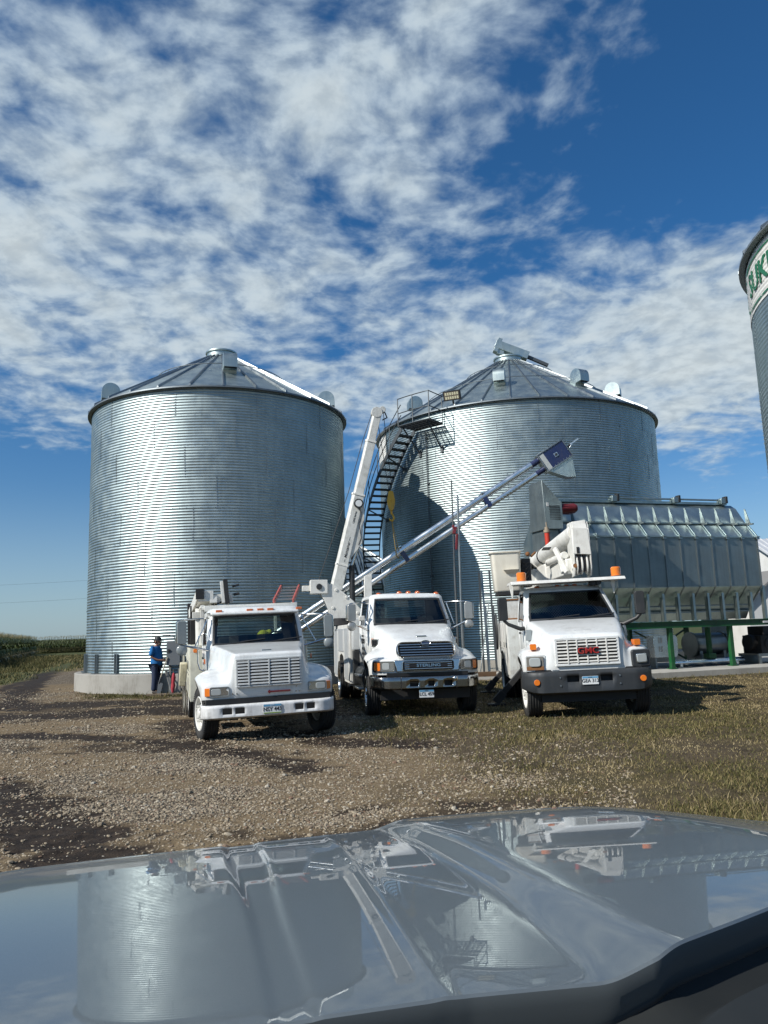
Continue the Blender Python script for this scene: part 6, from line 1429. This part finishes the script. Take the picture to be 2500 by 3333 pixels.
# red ladder on the first truck's rack
MA = Matrix.Translation((-2.03, 13.4, 0)) @ Euler((0, -.017, R(15.5))).to_matrix().to_4x4()
ld = thing('step_ladder', 'red fibreglass ladder lying tilted on the rack behind the first truck cab', 'ladder', (0, 0, 0)); ld.matrix_world = MA @ Matrix.Translation((.45, 3.15, 2.45))
e0 = [Vector((0.05, .0, 0)), Vector((.47, .0, 0))]; dv = Vector((.36, 1.35, .40))
for i, e in enumerate(e0): q = MB(); q.beam(e, e + dv, .035, .10); q.mat(1).beam(e + dv * .97, e + dv * 1.03, .05, .11); q.build('rail', [paint('faded_red_rail', (.50, .11, .09), .45, dirt=.3), BLACKP], ld, 30, .004)
r_0 = None
for i in range(5):
    t = .14 + .2 * i; p0 = e0[0] + dv * t; p1 = e0[1] + dv * t; q = MB(); q.beam(p0, p1, .055, .03); q.build('rung', paint('grey_rung', (.35, .36, .36), .4, .6), ld, 30)
vst = thing('safety_vest', 'yellow safety vest heaped on the tool body, seen through the first truck cab', 'vest', (0, 0, 0)); vst.matrix_world = MA @ Matrix.Translation((.35, 4.0, 1.66))
q = MB(); q.sphere((0, 0, .10), .13, 14, 8, (1.2, .8, .75)); q.sphere((.12, .05, .14), .07, 12, 8, (1, .8, 1.2)); o = q.build('fabric', paint('hi_vis_yellow', (.62, .60, .04), .7, dirt=.2), vst, 60)
dm = o.modifiers.new('d', 'DISPLACE'); tx_ = bpy.data.textures.new('crumple', 'CLOUDS'); tx_.noise_scale = .12; dm.texture = tx_; dm.strength = .12
# aluminium ladders at the foot of the second bin
ad = thing('extension_ladder', 'grey aluminium extension ladder standing against the wide bin left of the bucket truck', 'ladder', (3.9, 29.55, 0))
for x in (-.14, .16): q = MB(); q.beam((x, 0, 0), (x - .02, .55, 4.0), .045, .07); q.beam((x + .03, -.05, .1), (x + .03, .30, 2.6), .035, .06); q.build('rail', GALVD if x < 0 else DSTEEL, ad, 30)
rg = MB(); rg.beam((-.14, 0, 0), (.16, 0, 0), .035, .03); r_0 = None
for i in range(12):
    lo = (0, .55 * (.25 + i * .31) / 4, .25 + i * .31)
    if r_0 is None: r_0 = rg.build('rung', GALV, ad, 30); r_0.location = lo
    else: dup(r_0, ad, lo)
q = MB(); q.beam((0.02, .3, 2.7), (-.5, -.2, .05), .03); q.build('stay_bar', GALVB, ad, 30)
pf = MB(); pf.beam((0, 0, 0), (0, 0, 3.9), .07); o = pf.build('steel_post', DSTEEL, None, 30); o.location = (3.62, 29.9, 0); tag(o, 'dark square steel post standing against the wide bin beside the aluminium ladder', 'post')
tm_ = MB(); tm_.beam((-1.6, 0, .10), (3.2, .4, .10), .16, .18); o = tm_.build('steel_channel', paint('brown_channel', (.13, .075, .04), .7, dirt=.3), None, 30, .01); o.location = (2.6, 28.3, 0); tag(o, 'long rusty brown steel channel lying on the ground before the wide bin', 'beam')
st_ = MB(); st_.bb((-2.2, -.5, -.1), (3.5, .6, .035)); o = st_.build('concrete_strip', CONC, None, 30, .01); o.location = (2.9, 27.6, 0); tag(o, kind='structure')
# ---------------------------------------------------------------- things by the first bin
ecb = thing('electrical_cabinet', 'dark grey electrical cabinet on a post in front of the left bin beside the man', 'cabinet', (-6.98, 25.3, 0))
q = MB(); q.bb((-.2, -.10, .90), (.24, .12, 1.68)); q.build('cabinet_box', paint('dark_grey_enamel', (.13, .145, .16), .4, dirt=.2, coat=.2), ecb, 30, .01)
q = MB(); q.bb((-.17, -.118, 1.30), (-.10, -.10, 1.42)); q.beam((-.14, -.13, 1.36), (-.08, -.13, 1.40), .03); q.build('handle', BLACKP, ecb, 30)
q = MB(); q.bb((.16, -.02, 0), (.24, .06, .9)); q.bb((-.16, .06, 0), (-.10, .12, .9)); q.beam((-.25, .05, .72), (.05, -.3, .05), .07, .03); q.build('post', paint('grey_post', (.20, .20, .19), .6), ecb, 30)
q = MB(); q.tube([(.05, 0, 1.68), (.03, 0, 1.80), (-.12, -.02, 1.86)], .015); q.bb((-.34, -.08, 1.83), (-.12, .05, 1.88)); q.build('small_lamp', BLACKP, ecb, 30, .01)
shv = thing('shovel', 'long handled shovel with a pale shaft leaning upright beside the man in blue', 'shovel', (-7.4, 25.15, 0))
q = MB(); q.cyl((.02, 0, .42), (.26, .02, 1.16), .018, n=10); q.build('shaft', paint('pale_wood_shaft', (.50, .44, .33), .5, dirt=.3), shv, 35)
q = MB(); q.hexa([(-.06, -.03, .02), (.08, -.03, .04), (.08, -.015, .04), (-.06, -.015, .02)], [(-.02, -.0, .38), (.14, -.02, .34), (.14, -.005, .34), (-.02, .015, .38)]); q.cyl((-.0, 0, .34), (.06, 0, .54), .026, n=8); q.build('blade', paint('worn_steel_blade', (.16, .165, .17), .4, .7, dirt=.3), shv, 30, .006)
rf = thing('furled_flag', 'dusty red cloth flag furled on a short stick behind the first truck', 'flag', (-6.72, 24.3, 0))
q = MB(); q.cyl((0, 0, 0), (0.02, 0, .8), .012, n=8); q.build('stick', WOOD, rf, 30)
q = MB(); q.tube([(0.0, 0, .10), (.0, 0, .22), (.02, 0, .32), (.015, 0, .42), (.03, 0, .55), (.025, 0, .66), (.02, 0, .70)], [.03, .055, .065, .045, .065, .045, .02], 12); o = q.build('cloth', paint('dusty_red_cloth', (.42, .04, .055), .85, dirt=.2), rf, 60); dm = o.modifiers.new('d', 'DISPLACE'); dm.texture = tx_; dm.strength = .05
pk = MB(); pk.box((0, 0, .03), (1.3, .12, .05)); o = pk.build('timber_plank', WOOD, None, 30, .005); o.location = (-7.0, 24.75, 0); o.rotation_euler = (0, 0, .06); tag(o, 'short weathered plank lying on the dirt at the feet of the man', 'plank')
# ---------------------------------------------------------------- the man
def skin(name, nodes, edges, mat, parent, root=0, sub=2):
    """nodes: (x,y,z,rx,ry)"""
    import bmesh
    bm_ = bmesh.new(); ly = bm_.verts.layers.skin.verify(); vs_ = []
    for i, nd in enumerate(nodes):
        v = bm_.verts.new(nd[:3]); v[ly].radius = (nd[3], nd[4] if len(nd) > 4 else nd[3]); v[ly].use_root = (i == root); vs_.append(v)
    for a, b in edges: bm_.edges.new((vs_[a], vs_[b]))
    me = bpy.data.meshes.new(name); bm_.to_mesh(me); bm_.free(); me.materials.append(mat)
    o = bpy.data.objects.new(name, me); col.objects.link(o); o.parent = parent
    o.modifiers.new('skin', 'SKIN').use_smooth_shade = True
    s = o.modifiers.new('sub', 'SUBSURF'); s.levels = sub; s.render_levels = sub
    return o
SKINM = paint('sun_tanned_skin', (.36, .19, .13), .5, dirt=.1, dcol=(.25, .1, .07)); TEE = paint('blue_cotton', (.015, .16, .42), .85, dirt=.15, dcol=(.01, .08, .22)); JEAN = paint('dark_denim', (.022, .035, .075), .85, dirt=.35, dcol=(.06, .075, .11), scale=6); BOOT = paint('dark_work_boot', (.03, .025, .024), .6, dirt=.4)
mn = thing('person', 'man in blue shirt, dark jeans and black cap standing in profile, hands before his belly', 'person', (-7.58, 25.4, 0), (0, 0, R(-6)))
# local frame: faces +x, y is his left (away from the viewer)
N = [(0, 0, .98, .11, .13), (.02, 0, 1.16, .12, .13), (.01, 0, 1.36, .12, .14), (-.01, 0, 1.50, .09, .10), (.03, 0, 1.56, .058, .058), (.06, 0, 1.62, .062, .062), (.07, 0, 1.70, .095, .085), (.075, 0, 1.765, .08, .075)]
Eg = [(i, i + 1) for i in range(7)]
def limb(base, pts):
    i0 = len(N)
    for p_ in pts: N.append(p_)
    Eg.append((base, i0)); Eg.extend([(i, i + 1) for i in range(i0, len(N) - 1)]); return len(N) - 1
for s in (-1, 1):
    limb(0, [(.0, s * .10, .88, .10), (.02, s * .11, .52, .068), (-.02, s * .115, .10, .045), (.06, s * .12, .055, .04), (.15, s * .125, .045, .035)])
    wr = limb(2, [(-.03, s * .20, 1.47, .06), (-.06, s * .245, 1.19, .046), (.14, s * .17, 1.08, .036), (.205, s * .12, 1.075, .028), (.255, s * .095, 1.07, .03)])
    for f_ in range(4):
        zz_ = 1.095 - f_ * .018; L_ = (.055, .065, .06, .045)[f_]
        limb(wr, [(.275, s * .085, zz_, .0095), (.275 + L_ * .6, s * .07, zz_ - .006, .009), (.275 + L_, s * .05, zz_ - .022, .0075)])
    limb(wr - 1, [(.245, s * .085, 1.105, .011), (.285, s * .065, 1.115, .009)])
skin('body', N, Eg, SKINM, mn)
sh_ = [(.0, 0, .88, .18, .20), (.03, 0, 1.02, .20, .21), (.04, 0, 1.12, .21, .21), (.025, 0, 1.26, .19, .205), (-.005, 0, 1.42, .165, .19), (-.01, 0, 1.515, .09, .11)]
she = [(0, 1), (1, 2), (2, 3), (3, 4), (4, 5)]
for s in (-1, 1):
    b_ = len(sh_); sh_ += [(-.03, s * .215, 1.465, .085, .085), (-.055, s * .25, 1.31, .082, .082), (-.062, s * .255, 1.21, .080, .080)]; she += [(4, b_), (b_, b_ + 1), (b_ + 1, b_ + 2)]
skin('shirt', sh_, she, TEE, mn)
je = [(0, 0, .96, .165, .18)]; jee = []
for s in (-1, 1):
    b_ = len(je); je += [(.0, s * .10, .86, .122, .122), (.02, s * .115, .52, .098, .098), (-.01, s * .12, .20, .088, .088), (-.01, s * .122, .09, .086, .09)]; jee += [(0, b_), (b_, b_ + 1), (b_ + 1, b_ + 2), (b_ + 2, b_ + 3)]
skin('jeans', je, jee, JEAN, mn)
for s in (-1, 1):
    skin('boot', [(-.06, s * .12, .07, .058, .055), (.06, s * .125, .06, .055, .05), (.16, s * .13, .048, .046, .04), (.20, s * .132, .042, .03, .03)], [(0, 1), (1, 2), (2, 3)], BOOT, mn)
q = MB(); rows = []
for z, r1, r2 in ((1.715, .112, .096), (1.76, .112, .096), (1.80, .10, .088), (1.83, .07, .06), (1.84, .0, .0)): rows.append([(.062 + r1 * math.cos(2 * PI * i / 24), r2 * math.sin(2 * PI * i / 24), z + (.062 + r1 * math.cos(2 * PI * i / 24)) * -.06) for i in range(24)])
q.grid(rows, True); q.hexa([(.14, -.085, 1.70), (.255, -.055, 1.685), (.255, .055, 1.685), (.14, .085, 1.70)], [(.13, -.085, 1.722), (.25, -.055, 1.70), (.25, .055, 1.70), (.13, .085, 1.722)]); q.build('cap', BLACKP, mn, 50)
q = MB(); q.bb((.115, -.088, 1.675), (.165, .088, 1.705)); q.bb((.02, -.098, 1.688), (.13, -.088, 1.70)); q.bb((.02, .088, 1.688), (.13, .098, 1.70)); q.build('sunglasses', BLACK, mn, 30, .006)
q = MB(); q.sphere((.125, 0, 1.59), .062, 14, 8, (.8, 1, .9)); q.sphere((.168, 0, 1.655), .018, 10, 6, (1.1, .8, 1.2)); q.build('beard', paint('grey_brown_beard', (.10, .075, .06), .9), mn, 60)
q = MB(); q.sphere((.02, -.094, 1.665), .028, 10, 6, (.8, .35, 1.2)); q.sphere((.02, .094, 1.665), .028, 10, 6, (.8, .35, 1.2)); q.build('ear', SKINM, mn, 60)
q = MB(); q.sphere((.01, 0, 1.67), .098, 18, 10, (1, .93, .85)); q.build('hair', paint('dark_hair', (.03, .022, .018), .8), mn, 60)
# ---------------------------------------------------------------- power line far off
def pole(x, y, lb):
    t = thing('utility_pole', lb, 'utility pole', (x, y, 0), group='utility poles of the power line'); q = MB(); q.cyl((0, 0, -.2), (0, 0, 14.2), .17, .11, 12); q.build('post', WOOD, t, 35); q = MB(); q.beam((-.1, -1, 13.6), (-.1, 1, 13.6), .1, .12); q.build('crossarm', WOOD, t, 30)
    for yy in (-.9, .9): q = MB(); q.lathe([(.05, 13.66), (.07, 13.74), (.04, 13.82), (0, 13.84)], 10, c=(-.1, yy, 0)); q.build('insulator', MGREY, t, 30)
pole(-26, 136, 'wooden utility pole standing behind the left bin'); pole(-125, 140, 'wooden utility pole standing in the corn beyond the left edge of the photo')
for z, nm_ in ((13.8, 'upper thin power wire crossing the sky low on the left'), (10.6, 'lower thin power wire crossing the sky low on the left')):
    q = MB(); q.tube([(-125 + 99 * i / 16, 140 - 4 * i / 16, z - 1.6 * (1 - (2 * i / 16 - 1) ** 2)) for i in range(17)], .012, 4); o = q.build('power_wire', CHASSIS, None, 30); tag(o, nm_, 'wire', 'thin power wires low in the sky')
# ---------------------------------------------------------------- the parked pickup the scene is seen over
PU = thing('pickup_truck', 'glossy grey pickup in the foreground, its bonnet mirroring bins and trucks', 'pickup', (0, 0, 0), (0, 0, R(13.5)))
m, T, p = newmat('grey_metallic_paint'); co = T.n('ShaderNodeTexCoord').outputs['Object']
dust = T.ramp(T.noise(co, 7, 6, .7), .45, .8)
fl_ = T.noise(co, 900, 2, .5)
setp(T, p, Base_Color=T.mix(T.math('MULTIPLY', dust, .10), (.165, .19, .20), (.26, .25, .23)), Metallic=.45, Roughness=T.ramp(fl_, .3, .7, .38, .48), Coat_Weight=.72, Coat_Roughness=T.ramp(dust, 0, 1, .008, .03), Coat_IOR=1.5); PUM = m
def sm(v, a, b): t = min(max((v - a) / (b - a), 0), 1); return t * t * (3 - 2 * t)
def fmaxf(l): return float(np.interp(l, [-.75, -.5, -.2, .1, .35, .6, .8, 1.0, 1.2, 1.4, 1.7], [2.01, 2.07, 2.12, 2.14, 2.17, 2.24, 2.25, 2.19, 2.05, 1.86, 1.55]))
def frear(l): return float(np.interp(l, [-.7, .06, .3, .47, .53, .58, .685, .82, 1.1, 1.4, 1.7], [.91, .906, .903, .885, .885, .905, .945, 1.0, 1.08, 1.14, 1.18]))
def hz_(l, f):
    t = max(f - .905, 0)
    z = 1.34 - .035 * t - .054 * t * t - .006 * ((l - .3) / .8) ** 2
    cc = .101; w_ = .024 + .018 * sm(t, .3, 1.)        # pressed channel with a crease on either side
    z += -.0042 * (sm(l, cc - w_ - .008, cc - w_ + .010) - sm(l, cc + w_ - .010, cc + w_ + .008)) * (.4 + .6 * sm(t, 0, .8))
    z += .0012 * (math.exp(-((l - .27 - .05 * t) / .012) ** 2))
    z += .026 * sm(l, .445 + .012 * t, .572) * (1 - .25 * sm(t, 1.1, 1.35))
    z += -.055 * sm(l, 1.02, 1.55) - .03 * sm(-l, .40, .85)
    return z
ls = np.concatenate([np.arange(-.70, -.05, .05), np.arange(-.05, .42, .006), np.arange(.42, .60, .009), np.arange(.60, 1.66, .03)])
rows = []
for u in list(np.linspace(0, 1, 46)):
    rows.append([(l, frear(l) + (fmaxf(l) - frear(l)) * u, hz_(l, frear(l) + (fmaxf(l) - frear(l)) * u)) for l in ls])
for a in np.linspace(0, PI / 2, 9)[1:]:
    rows.append([(l, fmaxf(l) + .07 * math.sin(a), hz_(l, fmaxf(l)) - .06 * (1 - math.cos(a))) for l in ls])
rows.append([(l, fmaxf(l) + .075, hz_(l, fmaxf(l)) - .20) for l in ls])
rows = [[(l, f + .03, z - .085) for l, f, z in rows[0]], [(l, f - .003, z - .020) for l, f, z in rows[0]], [(l, f - .003, z - .003) for l, f, z in rows[0]]] + rows
hdp = MB().grid(rows).build('bonnet', PUM, PU, 40)
cw = MB(); cr_ = []
for k, (df, dz) in enumerate(((.01, -.055), (-.03, -.07), (-.05, -.06), (-.10, -.035), (-.16, -.045), (-.20, -.02), (-.45, .10))):
    cr_.append([(l, frear(l) + df, hz_(l, frear(l)) + dz + (.012 if k == 3 else 0)) for l in ls])
cw.grid(cr_); cwo = cw.build('cowl', paint('cowl_plastic', (.010, .013, .014), .7, dirt=.15, dcol=(.03, .03, .028)), PU, 60)
q = MB()
for i in range(40): 
    l = -.5 + i * .05; q.box((l, frear(l) - .13, hz_(l, frear(l)) - .036), (.012, .05, .006), (0, 0, .2))
q.build('cowl_slots', BLACK, PU, 0)
for x0, x1 in ((-.76, -.70), (1.615, 1.69)):
    q = MB(); s = -1 if x0 < 0 else 1; l = -.70 if s < 0 else 1.61
    fm = fmaxf(l); 
    fm = 1.72
    pts = [(0.3, hz_(l, .9) - .04)] + [(f, hz_(l, f) - .035) for f in np.linspace(.5, fm, 10)] + [(fm + .08, .95), (fm + .05, .55), (fm - .08, .50), (fm - .16, .72), (fm - .40, .90), (fm - .70, .90), (fm - .95, .72), (fm - 1.02, .45), (.3, .45)]
    q.prism(pts, (x0, 0, 0), (0, 1, 0), (0, 0, 1), (x1 - x0, 0, 0)); q.build('fender', PUM, PU, 40, .02)
    wheel(PU, .46 + s * .98, fm - .56, .40, .28, s, STEEL, 'spoke')
q = MB(); q.bb((-.60, 1.62, .55), (1.45, 1.74, 1.0)); q.build('front_grille', BLACKP, PU, 30, .02); q = MB(); q.bb((-.72, 1.60, .42), (1.62, 1.90, .66)); q.build('front_bumper', CHROME, PU, 30, .05, 3)
for x in (-.5, 1.38): q = MB(); q.bb((x - .15, 1.64, .78), (x + .15, 1.76, .98)); q.build('headlight', LENS, PU, 30, .02)
q = MB(); q.bb((-.6, .3, .4), (1.5, 1.6, .9)); q.build('engine_bay', CHASSIS, PU, 0)
